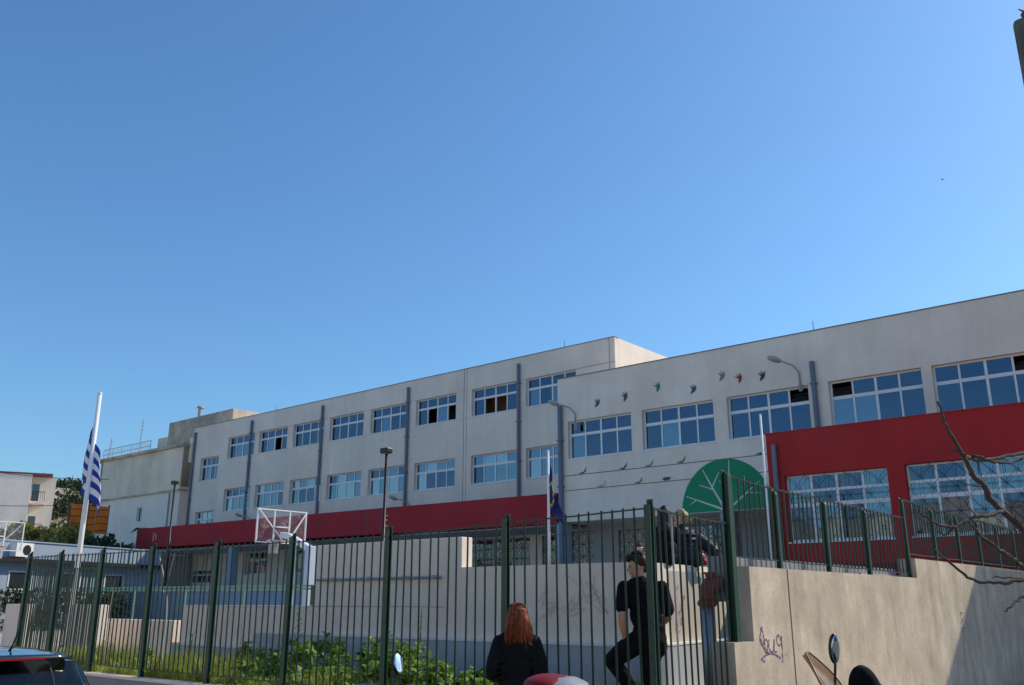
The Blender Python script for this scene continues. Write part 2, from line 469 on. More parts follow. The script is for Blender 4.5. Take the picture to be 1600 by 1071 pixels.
# red canopy over the left ground floor
mb = MB()
def zc(x): return 6.08 - 0.22 * (x + 56.0) / 33.4
secs = []
for x in (-56.0, -34.2, -34.17, -22.3):
    z = zc(x)
    secs.append([(x, 29.38, z - 1.22), (x, 29.38, z), (x, 29.62, z), (x, 29.62, z - 0.9), (x, YL - 0.002, z - 0.9), (x, YL - 0.002, z - 1.22)])
mb.loft(secs, closed=True, caps=True)
can = mb.build('canopy', M['red'], school)
can['label'] = 'long dark red canopy band above the ground floor'
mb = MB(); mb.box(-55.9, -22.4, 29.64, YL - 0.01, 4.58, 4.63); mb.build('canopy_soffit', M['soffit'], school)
mb = MB(); mb.box(-33.87, -33.84, 29.366, 29.381, 4.75, 5.93); mb.build('canopy_joint', M['groove'], can)
for (x, w) in ((-56.15, 0.8), (-45.9, 0.45), (-38.8, 0.6)):
    mb = MB(); mb.bbox(x - w / 2, x + w / 2, 29.7, 30.2, 2.0, 4.6, 0.015); mb.build('column', M['pipe'] if x < -50 else mat('column_paint', (0.30, 0.36, 0.44), 0.8, 0.06, 1), school)
mb = MB(); mb.bbox(-22.45, -21.95, 29.45, 29.95, 2.0, 4.66, 0.015); mb.build('column', mat('column_grey', (0.36, 0.39, 0.43), 0.8, 0.06, 1), school)
# copings
mb = MB(); mb.box(-56.53, -21.57, YL - 0.03, YL + 0.3, 13.2, 13.235); mb.build('coping', M['coping'], school)
mb = MB(); mb.box(-22.2, -3.67, YR - 0.03, YR + 0.3, 10.59, 10.625); mb.build('coping', M['coping'], school)
mb = MB(); mb.box(-11.5, -3.67, YA - 0.02, YA + 0.3, 6.5, 6.53); mb.build('coping', M['red2'], school)

# windows
def window_frame(w, h, cols, rows, y1=0.06, fr=0.06, mul=0.055, heavy=True):
    mb = MB()
    mb.box(0, w, 0, y1, 0, fr); mb.box(0, w, 0, y1, h - fr, h)
    mb.box(0, fr, 0, y1, fr, h - fr); mb.box(w - fr, w, 0, y1, fr, h - fr)
    for z in rows: mb.box(fr, w - fr, 0.003, y1 - 0.003, z - mul * 0.7, z + mul * 0.7)
    xs_ = [w * i / cols for i in range(1, cols)]
    zz = [fr] + [z for z in rows] + [h - fr]
    for i, x in enumerate(xs_):
        m = mul * (0.75 if (heavy and i == 1) else 0.55)
        for k in range(len(zz) - 1):
            a = zz[k] + (mul * 0.7 if k else 0); b = zz[k + 1] - (mul * 0.7 if k < len(zz) - 2 else 0)
            mb.box(x - m, x + m, 0.0, y1 - 0.006, a, b)
    # sash rims of the lower sliding leaves
    for i in range(cols):
        a = w * i / cols + 0.045; b = w * (i + 1) / cols - 0.045
        z0 = fr; z1 = rows[0] - mul * 0.7
        mb.box(a, b, 0.010, 0.045, z0, z0 + 0.045); mb.box(a, b, 0.010, 0.045, z1 - 0.035, z1)
    # outer sill
    mb.box(-0.02, w + 0.02, -0.20, 0.0, -0.004, 0.03)
    return mb
FR = {}
def add_window(ax, bx, z0, z1, y, cols=4, rows=None, open_=(), tilt=(), mats=None, name='window'):
    w = round(bx - ax, 2); h = round(z1 - z0, 2)
    rows = rows or (round(h * 0.655, 3),)
    key = (w, h, cols, rows)
    if key not in FR:
        FR[key] = window_frame(w, h, cols, rows).mesh('window', M['frame'])
    p = WL(school)
    wd = inst(name, FR[key], school, (ax - p.x, y + 0.17 - p.y, z0 - p.z))
    zz = [0.06] + list(rows) + [h - 0.06]
    for k in range(len(zz) - 1):
        for i in range(cols):
            if (i, k) in open_: continue
            a = w * i / cols + 0.03; b = w * (i + 1) / cols - 0.03
            c = zz[k] + (0.03 if k else 0); d = zz[k + 1] - (0.03 if k < len(zz) - 2 else 0)
            pk = ('pane', round(b - a, 3), round(d - c, 3))
            m = random.choice(mats) if mats else (M['glass2'] if (k == 0 and random.random() < 0.3) else M['glass'])
            kk = pk + (m.name,)
            if kk not in FR:
                W2, H2 = b - a, d - c
                FR[kk] = MB().box(-W2 / 2, W2 / 2, -0.004, 0.004, 0, H2).mesh('pane', m)
            rx_ = radians(-28) if (i, k) in tilt else radians(random.uniform(-0.35, 0.35))
            o = inst('pane', FR[kk], wd, ((a + b) / 2, 0.03 - (0.0 if (i, k) not in tilt else 0.02), c), (rx_, 0, radians(random.uniform(-0.4, 0.4))))
    return wd
def room(ax, bx, z0, z1, y, m):
    mb = MB(); d = 1.3
    a, b, c, e = ax - 0.05, bx + 0.05, z0 - 0.05, z1 + 0.05
    y0, y1 = y + 0.26, y + 0.26 + d
    mb.quad((a, y1, c), (b, y1, c), (b, y1, e), (a, y1, e)); mb.quad((a, y0, c), (a, y1, c), (a, y1, e), (a, y0, e))
    mb.quad((b, y0, c), (b, y1, c), (b, y1, e), (b, y0, e)); mb.quad((a, y0, c), (b, y0, c), (b, y1, c), (a, y1, c))
    mb.quad((a, y0, e), (b, y0, e), (b, y1, e), (a, y1, e))
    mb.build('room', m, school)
for i, wv in enumerate(W_up):
    op = {1: ((2, 0),), 5: ((1, 0), (3, 0)), 6: ((1, 0), (2, 0))}.get(i, ())
    add_window(*wv, YL, open_=op)
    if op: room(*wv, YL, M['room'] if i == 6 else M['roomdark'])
for i, wv in enumerate(W_lo): add_window(*wv, YL, mats=[M['glass'], M['glass2'], M['glass2'], M['glass4']])
add_window(*W_land[0], YL); add_window(*W_land[1], YL, mats=[M['glass2'], M['glass4']])
for i, wv in enumerate(W_r):
    tl = {2: ((3, 1),), 3: ((0, 1),), 4: ((3, 1),)}.get(i, ())
    add_window(*wv, YR, tilt=tl)
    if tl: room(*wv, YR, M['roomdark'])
GW = []
for wv in W_gfL:
    wd = add_window(*wv, YL, cols=4 if wv[1] - wv[0] > 2 else 2, mats=[M['glass3']])
    GW.append((wd, wv))
def grille(w, h, cell, y, r=0.008):
    mb = MB()
    nx = max(1, round(w / cell)); nz = max(1, round(h / cell)); cx = w / nx; cz = h / nz
    for i in range(nx + 1): mb.tube([(i * cx, y, 0), (i * cx, y, h)], r, 4)
    for k in range(nz + 1): mb.tube([(0, y - .012, k * cz), (w, y - .012, k * cz)], r, 4)
    for i in range(nx):
        for k in range(nz):
            mb.tube([(i * cx, y - .006, k * cz), ((i + 1) * cx, y - .006, (k + 1) * cz)], r, 4)
            mb.tube([((i + 1) * cx, y - .018, k * cz), (i * cx, y - .018, (k + 1) * cz)], r, 4)
            mb.tube([((i + .5) * cx, y - .024, k * cz), ((i + .5) * cx, y - .024, (k + 1) * cz)], r * .8, 4)
    return mb
M['grille'] = mat('window_grille', (0.07, 0.09, 0.12), 0.5)
for wd, wv in GW[3:]: inst('grille', grille(wv[1] - wv[0] - .04, wv[3] - wv[2] - .04, 0.55, -0.1, 0.012).mesh('grille', M['grille']), wd, (0.02, 0, 0.02))
for wv in W_a:
    h = wv[3] - wv[2]
    wd = add_window(*wv, YA, rows=(round(h * 0.56, 3), round(h * 0.76, 3)), mats=[M['glass2'], M['glass'], M['glass']])
    o = inst('grille', grille(wv[1] - wv[0] - .04, h - .04, 0.6, -0.1, 0.006).mesh('grille', M['grille']), wd, (0.02, 0, 0.02))
for i, wv in enumerate(W_gfR):
    wd = add_window(*wv, 31.5, cols=2, mats=[M['curtain'] if i < 2 else M['glass2']])
    o = inst('grille', grille(wv[1] - wv[0] - .04, wv[3] - wv[2] - .04, 0.5, -0.1, 0.012).mesh('grille', M['grille']), wd, (0.02, 0, 0.02))
# drain pipes with brackets
PIPE = {}
def drain(x, y, z0, z1, r=0.075):
    mb = MB()
    mb.tube([(x, y - r - 0.02, z0), (x, y - r - 0.02, z1)], r, 12)
    o = mb.build('drain_pipe', M['pipe'], school, smooth=False)
    for q in range(int((z1 - z0) / 1.9) + 1):
        zb = z0 + 0.25 + q * 1.9
        if zb < z1 - .1:
            MB().box(x - r - 0.02, x + r + 0.02, y - 2 * r - 0.035, y - 0.002, zb, zb + 0.05).build('pipe_bracket', M['pipe'], o)
for x in (-56.2, -49.55, -42.35, -35.0, -27.2): drain(x, YL, 6.05 if x < -30 else 5.9, 12.85, 0.085)
drain(-21.98, YR, 2.0, 9.42, 0.1)
drain(-11.2, YR, 6.55, 9.5, 0.085)
drain(-11.2, YA, 2.3, 6.15, 0.075)
# painted joint lines
def strip(x0, x1, z0, z1, y, name, m, parent=school, th=0.012):
    return MB().box(x0, x1, y - th, y - 0.002, z0, z1).build(name, m, parent)
strip(-22.1, -12.9, 6.50, 6.525, YR, 'painted_wire', M['groove'])
strip(-21.87, -16.1, 5.90, 5.925, YR, 'painted_wire', M['groove'])
strip(-13.7, -11.5, 5.90, 5.925, YR, 'painted_wire', M['groove'])
strip(-30.92, -30.90, 6.0, 13.2, YL, 'wall_joint', M['groove'], wallL)
strip(-30.72, -30.71, 6.0, 13.2, YL, 'wall_joint', M['groove'], wallL)
strip(-21.9, -21.88, 10.7, 13.2, YL, 'wall_joint', M['groove'], wallL)
strip(-23.8, -21.6, 12.04, 12.055, YL, 'wall_joint', M['groove'], wallL)
for (a, b) in zip(up_x[:-1], up_x[1:]):
    for z in (10.59, 12.05, 7.14):
        if random.random() < 0.8: strip(a[1], b[0], z - 0.006, z + 0.006, YL, 'wall_joint', mat('soft_joint', (0.33, 0.31, 0.29), 0.9) if 'soft_joint' not in bpy.data.materials else bpy.data.materials['soft_joint'], wallL, 0.006)
# wall lamps
def wall_lamp(x, z, y, s=1, out=0.8):
    mb = MB(); mb.tube([(x, y - 0.03, z - 0.95), (x, y - 0.05, z - 0.35), (x - 0.1 * s, y - 0.25, z - 0.12), (x - 0.35 * s, y - out * .7, z)], 0.03, 8)
    o = mb.build('lamp_arm', M['lampgrey'], school, True)
    mb = MB(); mb.ell((x - 0.52 * s, y - out, z + 0.06), (0.26, 0.15, 0.10), 14, 8, Euler((0, 0.35, 0.7))); mb.build('lamp_head', M['lampgrey'], o, True)
    MB().box(x - 0.06, x + 0.06, y - 0.03, y - 0.001, z - 1.0, z - 0.75).build('lamp_bracket', M['lampgrey'], o)
wall_lamp(-21.25, 9.35, YR); wall_lamp(-11.7, 9.55, YR)
wall_lamp(-34.6, 6.75, YL); wall_lamp(-48.6, 6.7, YL)
# coloured bird shapes mounted on the wall
def bird_mesh(s):
    mb = MB()
    body = [(-.30, .0), (-.12, .10), (.12, .07), (.34, .16), (.16, -.03), (-.05, -.08)]
    mb.prism([(a * s, b * s) for a, b in body], 1, -0.03, -0.004)
    for q in ((-.05, .02, .02, .42, .10, .04), (.02, -.02, .20, .36, .14, .02)):
        mb.prism([(q[0] * s, q[1] * s), (q[2] * s, q[3] * s), (q[4] * s, q[5] * s)], 1, -0.034, -0.006)
    return mb
bc = [(.10, .10, .16), (.07, .07, .08), (.03, .20, .10), (.05, .09, .18), (.24, .22, .20), (.34, .03, .03), (.06, .06, .06)]
p0 = WL(school)
for (x, z), c in zip([(-20.14, 9.36), (-18.79, 9.45), (-17.29, 9.62), (-15.79, 9.28), (-14.59, 9.6), (-13.89, 9.44), (-13.03, 9.36)], bc):
    me = bird_mesh(0.62).mesh('bird_ornament', mat('bird_paint', c, 0.7))
    inst('bird_ornament', me, school, (x - p0.x, YR - p0.y, z - p0.z - 0.1), (0, radians(random.uniform(-70, -35)), 0))
perch = [(-20.98, 6.54, (.10, .16, .17)), (-19.06, 6.54, (.06, .06, .07)), (-17.88, 6.54, (.30, .29, .28)), (-16.5, 6.55, (.40, .12, .09)), (-13.38, 6.54, (.06, .06, .07)),
         (-20.07, 5.94, (.55, .54, .52)), (-18.39, 5.94, (.45, .14, .08)), (-17.13, 5.94, (.08, .07, .09))]
for x, z, c in perch:
    mb = MB(); mb.prism([(-.17, .02), (-.04, .0), (.08, .06), (.2, .23), (.17, .08), (.06, -.01)] if random.random() < .6 else [(-.19, .08), (-.08, .0), (.08, .02), (.19, .10), (.08, .13), (-.08, .12)], 1, -0.02, -0.004)
    inst('bird_ornament', mb.mesh('bird_ornament', mat('bird_paint', c, 0.7)), school, (x - p0.x, YR - p0.y - .012, z - p0.z))
# painted tree
M['mural'] = mat('mural_green', (0.018, 0.26, 0.115), 0.85, 0.06, 0.8)
M['mural_w'] = mat('mural_pale', (0.66, 0.66, 0.62), 0.85, 0.05, 2)
mc = (-14.78, 4.69)
poly = [(mc[0] + 1.76 * cos(a), mc[1] + 1.84 * sin(a)) for a in [pi * i / 40 for i in range(41)]]
tm = MB().prism(poly, 1, YR - 0.014, YR - 0.003).build('painted_tree', M['mural'], school)
tm['label'] = 'green half-round painted tree crown with pale branches'
def branch2d(p, q, w0, w1, yoff=0.0):
    dx, dz = q[0] - p[0], q[1] - p[1]; L = sqrt(dx * dx + dz * dz); nx, nz = -dz / L, dx / L
    mb = MB().prism([(p[0] + nx * w0, p[1] + nz * w0), (q[0] + nx * w1, q[1] + nz * w1), (q[0] - nx * w1, q[1] - nz * w1), (p[0] - nx * w0, p[1] - nz * w0)], 1, YR - 0.022 - yoff, YR - 0.015 - yoff)
    mb.build('painted_branch', M['mural_w'], tm)
B0 = (-14.82, 4.71)
segs = [(B0, (-15.28, 5.55), .045, .03), ((-15.28, 5.55), (-15.62, 6.2), .03, .012), ((-15.28, 5.55), (-14.98, 6.05), .028, .012), ((-15.24, 5.46), (-15.78, 5.66), .024, .01),
        (B0, (-14.6, 5.6), .045, .032), ((-14.6, 5.6), (-14.56, 6.45), .03, .012), ((-14.66, 5.4), (-14.98, 5.75), .022, .01),
        (B0, (-16.35, 5.3), .045, .012), ((-15.95, 5.12), (-16.2, 4.98), .02, .008),
        ((-14.7, 4.72), (-13.9, 5.3), .04, .025), ((-13.9, 5.3), (-13.45, 5.62), .022, .01), ((-13.95, 5.27), (-13.4, 5.2), .02, .008), ((-14.05, 5.2), (-14.0, 5.85), .022, .01)]
for i, sgm in enumerate(segs): branch2d(*sgm, yoff=0.0008 * i)
mb = MB(); mb.bbox(-15.06, -14.56, YR + 0.02, YR + 0.45, 2.0, 4.66, 0.012)
mb.build('column', mat('mural_trunk', (0.36, 0.32, 0.33), 0.9, 0.25, 2.5, streak=0.25, sscale=(4, 4, 0.6)), school)
# broken white letters on the canopy
for dx, dz, w, h in ((0, .42, .05, .30), (.0, .30, .22, .04), (.02, .02, .20, .05), (.02, .05, .05, .2), (.12, .5, .1, .04)):
    MB().box(-32.6 + dx, -32.6 + dx + w, 29.36, 29.381, 5.02 + dz, 5.02 + dz + h).build('letter_fragment', M['white'], can)
for dx, dz, w, h in ((0, .0, .04, .5), (.3, .1, .04, .32), (.0, .48, .2, .03)):
    MB().box(-53.9 + dx, -53.9 + dx + w, 29.36, 29.381, 5.2 + dz, 5.2 + dz + h).build('letter_fragment', M['white'], can)
# lightning rods on the roof
for x, y, z in ((-47.3, 33.1, 13.23), (-11.1, 29.5, 10.62), (-24.5, 33.1, 13.23)):
    mb = MB(); mb.tube([(x, y, z - .02), (x, y, z + 0.35)], 0.012, 5); mb.build('roof_rod', M['black'], school)
mb = MB()                                                     # inner court face of ground floor under the canopy
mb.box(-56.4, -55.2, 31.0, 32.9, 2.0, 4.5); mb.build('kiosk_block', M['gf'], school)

# ================================================================== WALLS
cw = MB()
cw.prism([(8.77, -0.3), (8.77, 1.20), (9.22, 1.20), (9.22, 1.965), (15.05, 1.955), (15.05, 2.25), (26.0, 2.25), (26.0, -0.3)], 0, -4.68, -4.42)
cwo = cw.build('concrete_wall', M['concrete'])
tag(cwo, 'stepped board-marked concrete street wall, sunlit, with a purple graffiti tag', 'wall')
MB().box(-4.4205, -4.4165, 10.19, 10.215, -0.2, 1.955).build('wall_joint', mat('shadow_gap', (0.10, 0.085, 0.07), 0.95), cwo)
M['purple'] = mat('purple_spray', (0.12, 0.06, 0.17), 0.8)
def ribbon(pts, w, x, m, parent, name):                     # brush stroke on the street wall (Y,z points)
    mb = MB(); n = len(pts); L = []; 
    for i in range(n):
        a = pts[max(0, i - 1)]; b = pts[min(n - 1, i + 1)]
        dy, dz = b[0] - a[0], b[1] - a[1]; l = sqrt(dy * dy + dz * dz) or 1
        ww = w * (0.75 + 0.35 * sin(i * 1.7))
        L.append([(x, pts[i][0] - dz / l * ww, pts[i][1] + dy / l * ww), (x, pts[i][0] + dz / l * ww, pts[i][1] - dy / l * ww)])
    mb.loft(L); return mb.build(name, m, parent)
def smooth_pts(p, n=6):
    out = []
    for i in range(len(p) - 1):
        p0 = p[max(0, i - 1)]; p1 = p[i]; p2 = p[i + 1]; p3 = p[min(len(p) - 1, i + 2)]
        for k in range(n):
            t = k / n
            out.append(tuple(0.5 * (2 * b + (c - a) * t + (2 * a - 5 * b + 4 * c - d) * t * t + (3 * b - a - 3 * c + d) * t ** 3) for a, b, c, d in zip(p0, p1, p2, p3)))
    out.append(tuple(p[-1])); return out
# pixel-like local units of the tag: u to the right, v up
def T(u, v): return (9.36 + u * 0.0158, 1.02 + v * 0.0068)
tagl = [[(5, 48), (2, 40), (0, 28), (3, 20), (6, 26), (5, 40), (2, 46)], [(1, 30), (6, 12), (9, 8), (11, 16), (11, 26), (8, 28), (7, 18), (10, 8), (14, 10)],
        [(14, 28), (13, 16), (16, 9), (20, 12), (22, 28), (21, 10), (25, 8)], [(33, 26), (29, 34), (26, 26), (28, 18), (33, 20), (34, 32), (34, 8), (33, -8)],
        [(0, 0), (8, 5), (18, 6), (28, 0), (30, -3)], [(0, 0), (5, -5)], [(39, 4), (40, 3)]]
for k, st in enumerate(tagl): ribbon([T(*p) for p in smooth_pts(st)], 0.009, -4.4165 + 0.0004 * k, M['purple'], cwo, 'graffiti_stroke')
for k, st in enumerate([[(0, 0), (3, 14), (0, 26), (6, 30)], [(-2, 40), (5, 48), (6, 60), (0, 62), (2, 44)]]):
    ribbon([(17.2 + p[0] * 0.025, 0.95 + p[1] * 0.0075) for p in smooth_pts(st)], 0.012, -4.4165 + 0.0004 * k, mat('dark_spray', (0.10, 0.09, 0.12), 0.8), cwo, 'graffiti_stroke')

lw = MB(); 
lw.prism([(-22, -0.9), (-22, 0.50), (-4.36, 0.50), (-4.36, -0.9)], 1, 7.12, 7.40)
lw.box(-4.62, -4.36, 7.40, 8.77, -0.9, 0.50)
lwo = lw.build('street_wall', M['lowwall']); tag(lwo, 'low grey wall under the green street fence', 'wall')
MB().box(-22, -4.34, 7.10, 7.42, 0.50, 0.53).build('wall_cap', M['terrace'], lwo)
kerb = MB().box(-4.98, -4.72, 9.35, 15.0, 1.6, 2.09).build('fence_kerb', M['lowwall'])  # darker grey stands in for shade on the kerb face
tag(kerb, 'blue-grey kerb strip behind the upper fence on the concrete wall', 'kerb')

def path_wall(mb, pts, th, z0, z1):
    n = len(pts); A = []; 
    for i in range(n):
        a = Vector(pts[max(0, i - 1)]); b = Vector(pts[min(n - 1, i + 1)]); d = (b - a).normalized(); nrm = Vector((-d.y, d.x))
        p = Vector(pts[i]); q = p + nrm * th
        A.append([(p.x, p.y, z0), (p.x, p.y, z1), (q.x, q.y, z1), (q.x, q.y, z0)])
    mb.loft(A, closed=True, caps=True)
arc = [(-6.85, 10.0)] + [(-6.85 + 0.55 * sin(a), 10.55 - 0.55 * cos(a)) for a in [radians(10 * i) for i in range(1, 10)]]
arc = arc[:-1] + [(-6.31, 10.55), (-6.36, 11.0), (-6.62, 13.2)]
tw = empty('terrace_wall', (-9.5, 10.1, 0.4)); tag(tw, 'off-white terrace wall with rounded corner, taller block and blue-grey plinth', 'wall')
mb = MB(); path_wall(mb, [(-9.37, 10.0)] + arc, 0.25, 0.4, 2.09); mb.build('curved_wall', M['terrace'], tw)
MB().bbox(-12.81, -9.372, 10.0, 10.24, 0.4, 2.535, 0.012).build('tall_block', M['terrace'], tw)
MB().bbox(-16.93, -12.813, 10.0, 10.22, 0.4, 1.52, 0.012).build('low_block', M['terrace'], tw)
mb = MB(); path_wall(mb, [(p[0] , p[1]) for p in [(-14.3, 9.88), (-6.85, 9.88)] + [(-6.85 + 0.67 * sin(a), 10.55 - 0.67 * cos(a)) for a in [radians(10 * i) for i in range(1, 9)]] + [(-6.19, 10.55), (-6.24, 11.0), (-6.50, 13.2)]], 0.10, 0.3, 1.06)
pl = mb.build('plinth', M['plinth'], tw)
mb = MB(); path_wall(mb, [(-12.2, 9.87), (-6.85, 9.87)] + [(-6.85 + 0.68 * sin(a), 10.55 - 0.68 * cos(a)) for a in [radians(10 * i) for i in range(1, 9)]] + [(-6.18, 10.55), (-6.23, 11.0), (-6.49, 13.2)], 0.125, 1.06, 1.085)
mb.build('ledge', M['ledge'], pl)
MB().box(-16.95, -14.31, 9.86, 9.998, 0.3, 0.80).build('lower_ledge', M['plinth'], tw)
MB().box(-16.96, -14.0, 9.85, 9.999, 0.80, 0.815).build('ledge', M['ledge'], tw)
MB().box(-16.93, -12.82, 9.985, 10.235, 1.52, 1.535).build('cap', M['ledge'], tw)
mb = MB(); mb.tube([(-12.7, 9.95, 1.955), (-9.75, 9.95, 1.955)], 0.022, 8)
for x in (-12.3, -11.4, -10.5, -9.9): mb.box(x - .02, x + .02, 9.93, 9.999, 1.94, 1.985)
mb.build('wall_pipe', M['steel'], tw)
MB().box(-12.8, -9.7, 9.9955, 9.9985, 1.52, 1.53).build('wall_joint', mat('pale_joint', (0.36, 0.36, 0.37), 0.9), tw)
M['pencil'] = mat('faded_spray', (0.62, 0.55, 0.47), 0.9)
random.seed(21)
def scribble(y, x0, x1, z0, z1, n, m, w):
    for k in range(n):
        cx, cz = random.uniform(x0, x1), random.uniform(z0, z1)
        pts = [(cx + random.uniform(-.18, .18) + .05 * i, cz + random.uniform(-.16, .16)) for i in range(random.randint(4, 7))]
        pts = smooth_pts(pts, 5); mb = MB(); L = []
        for i in range(len(pts)):
            a = pts[max(0, i - 1)]; b = pts[min(len(pts) - 1, i + 1)]; dx, dz = b[0] - a[0], b[1] - a[1]; l = sqrt(dx * dx + dz * dz) or 1
            L.append([(pts[i][0] - dz / l * w, y - .0005 * k, pts[i][1] + dx / l * w), (pts[i][0] + dz / l * w, y - .0005 * k, pts[i][1] - dx / l * w)])
        mb.loft(L); mb.build('graffiti_stroke', m, tw)
scribble(9.997, -8.1, -6.95, 1.35, 1.85, 10, M['pencil'], 0.006)
for k in range(26):                                                     # small black writing on the sunlit return
    t = random.choice([0.12, 0.18, 0.24, 0.62, 0.7, 0.78, 0.9]) + random.uniform(-.03, .03); yy = 10.75 + t * 1.9; xx = -6.335 - (yy - 10.75) * 0.118
    zz = random.uniform(1.2, 1.9)
    mb = MB(); pts = smooth_pts([(yy + random.uniform(-.05, .05), zz + random.uniform(-.06, .06)) for i in range(4)], 4); L = []
    for i in range(len(pts)):
        a = pts[max(0, i - 1)]; b = pts[min(len(pts) - 1, i + 1)]; dy, dz = b[0] - a[0], b[1] - a[1]; l = sqrt(dy * dy + dz * dz) or 1
        f = lambda py, pz: (-6.318 - (py - 10.75) * 0.118 + .012, py, pz)
        L.append([f(pts[i][0] - dz / l * .006, pts[i][1] + dy / l * .006), f(pts[i][0] + dz / l * .006, pts[i][1] - dy / l * .006)])
    mb.loft(L); mb.build('graffiti_stroke', mat('black_marker', (0.16, 0.14, 0.12), 0.9) if k == 0 else bpy.data.materials['black_marker'], tw)

def yard_wall(x0, x1, y0, y1, z0, z1, label, m='terrace'):
    o = MB().bbox(x0, x1, y0, y1, z0, z1, 0.015).build('yard_wall', M[m]); tag(o, label, 'wall'); return o
yard_wall(-20.1, -17.25, 10.0, 10.2, 0.4, 1.24, 'low off-white wall left of the steps in the yard')
yard_wall(-20.0, -18.75, 9.2, 9.42, 0.3, 1.54, 'square white wall block at the foot of the tall white flagpole')
yard_wall(-23.3, -22.1, 9.2, 9.4, 0.0, 1.55, 'white wall pier at the far left end of the fence')
for i in range(2):
    o = MB().box(-17.22, -16.95, 10.02 + .3 * i, 10.32 + .3 * i, 0.5, 0.82 + .1 * i).build('yard_step', M['rust']); tag(o, ['lower', 'upper'][i] + ' red-brown step between the white yard walls', 'step', 'yard steps')
bw = empty('court_wall', (-30, 22, 0.5)); tag(bw, 'pale blue retaining wall along the back of the basketball court', 'wall')
MB().box(-60, -12.82, 22.0, 22.14, 0.5, 2.0).build('wall_face', M['blue'], bw)
MB().box(-60, -12.82, 21.96, 22.16, 2.0, 2.06).build('wall_cap', M['soffit'], bw)
rl = empty('ramp_railing', (-25, 14, 0.5)); tag(rl, 'pale green tubular railing along the ramp in the court', 'railing')
M['rail'] = mat('pale_green_paint', (0.16, 0.34, 0.24), 0.5, 0.1, 3)
for z in (1.97, 1.9): MB().tube([(-33, 14, z + .05), (-18.0, 14, z)], 0.025, 8).build('rail', M['rail'], rl)
for x in (-33, -29.6, -26.4, -23.9, -23.6, -20.8, -18.9): MB().tube([(x, 14, 0.5), (x, 14, 1.92)], 0.025, 8).build('rail_post', M['rail'], rl)
MB().box(-18.0, -17.85, 13.95, 14.1, 0.5, 1.98).build('rail_post', M['green'], rl)

# ================================================================== FENCES
def h_post(ztop, w=0.065, d=0.062, t=0.010, slope=0.06, z0=0.0):
    d = w * 0.95
    x1 = w / 2; y1 = d / 2; q = t / 2
    P = [(-x1, -y1), (x1, -y1), (x1, -y1 + t), (q, -y1 + t), (q, y1 - t), (x1, y1 - t), (x1, y1), (-x1, y1), (-x1, y1 - t), (-q, y1 - t), (-q, -y1 + t), (-x1, -y1 + t)]
    n = 12
    vs = [(a, b, z0) for a, b in P] + [(a, b, ztop - slope + slope * (b + y1) / d) for a, b in P]
    mb = MB(); mb.add(vs, [tuple(i for i in range(n)), tuple(i + n for i in range(n))] + [(i, (i + 1) % n, (i + 1) % n + n, i + n) for i in range(n)])
    return mb
random.seed(5)
def fence(name, label, axis, const, posts, zb, bars_n, group=None, post_w=0.066, special=None):
    """posts: list of (coordinate, z base, z top); rails (z bottom, z top) per bay in bars"""
    c0 = posts[0][0]
    root = empty(name, (c0, const, zb) if axis == 0 else (const, c0, zb)); tag(root, label, 'fence', group)
    rot = 0 if axis == 0 else pi / 2
    cache = {}
    for (c, z0, z1, show) in posts:
        if not show: continue
        h = round(z1 - z0, 2)
        if h not in cache: cache[h] = h_post(h, w=post_w).mesh('post', M['green'])
        loc = (c - c0, 0, z0 - zb) if axis == 0 else (0, c - c0, z0 - zb)
        inst('post', cache[h], root, loc, (radians(random.uniform(-.4, .4)), radians(random.uniform(-.4, .4)), rot))
    bc_ = {}
    for i, (n, b0, b1, t0, t1) in enumerate(bars_n):
        a, b = posts[i][0], posts[i + 1][0]
        sgn = 1 if b > a else -1
        def P(s, z, off=0): return (a + (b - a) * s, const + off, z) if axis == 0 else (const + off, a + (b - a) * s, z)
        for nm, za, zb_ in (('top_rail', t0, t1), ('bottom_rail', b0, b1)):
            mb = MB(); p, q = P(0.02, za), P(0.98, zb_)
            hw = 0.017
            if axis == 0: sec = lambda p: [(p[0], p[1] - hw, p[2] - .006), (p[0], p[1] + hw, p[2] - .006), (p[0], p[1] + hw, p[2] + .006), (p[0], p[1] - hw, p[2] + .006)]
            else: sec = lambda p: [(p[0] - hw, p[1], p[2] - .006), (p[0] + hw, p[1], p[2] - .006), (p[0] + hw, p[1], p[2] + .006), (p[0] - hw, p[1], p[2] + .006)]
            mid = P(0.5, (za + zb_) / 2 - 0.008)
            mb.loft([sec(p), sec(mid), sec(q)], closed=True, caps=True); mb.build(nm, M['bar'], root)
        for k in range(n):
            s = (k + 1) / (n + 1)
            z0 = b0 + (b1 - b0) * s; z1 = t0 + (t1 - t0) * s + 0.018
            h = round(z1 - z0, 2)
            sp = special and (i, k) in special
            key = (h, bool(sp))
            if key not in bc_: bc_[key] = MB().tube([(0, 0, 0), (0, 0, h)], 0.0105, 7).mesh('bar', M['barem'] if sp else M['bar'])
            w = P(s, z0); rt = root.location
            inst('bar', bc_[key], root, (w[0] - rt.x + random.uniform(-.004, .004), w[1] - rt.y, w[2] - rt.z), (radians(random.gauss(0, .3)), radians(random.gauss(0, .4)), 0))
    return root
px_ = [-4.45, -6.19, -7.99, -9.83, -11.52, -13.27, -14.89, -16.4, -17.69]
zt_ = [2.52, 2.49, 2.46, 2.46, 2.46, 2.47, 2.47, 2.48, 2.49]
fence('street_fence', 'tall dark green bar fence running left from the corner post', 0, 7.27, [(x, 0.5, z, True) for x, z in zip(px_, zt_)], 0.5,
      [(12, .63, .64, 2.435, 2.40), (12, .64, .64, 2.39, 2.34), (13, .64, .64, 2.34, 2.34), (12, .64, .64, 2.35, 2.35), (13, .64, .64, 2.35, 2.36), (12, .64, .66, 2.36, 2.36), (11, .66, .68, 2.36, 2.38), (9, .68, .7, 2.38, 2.38)])
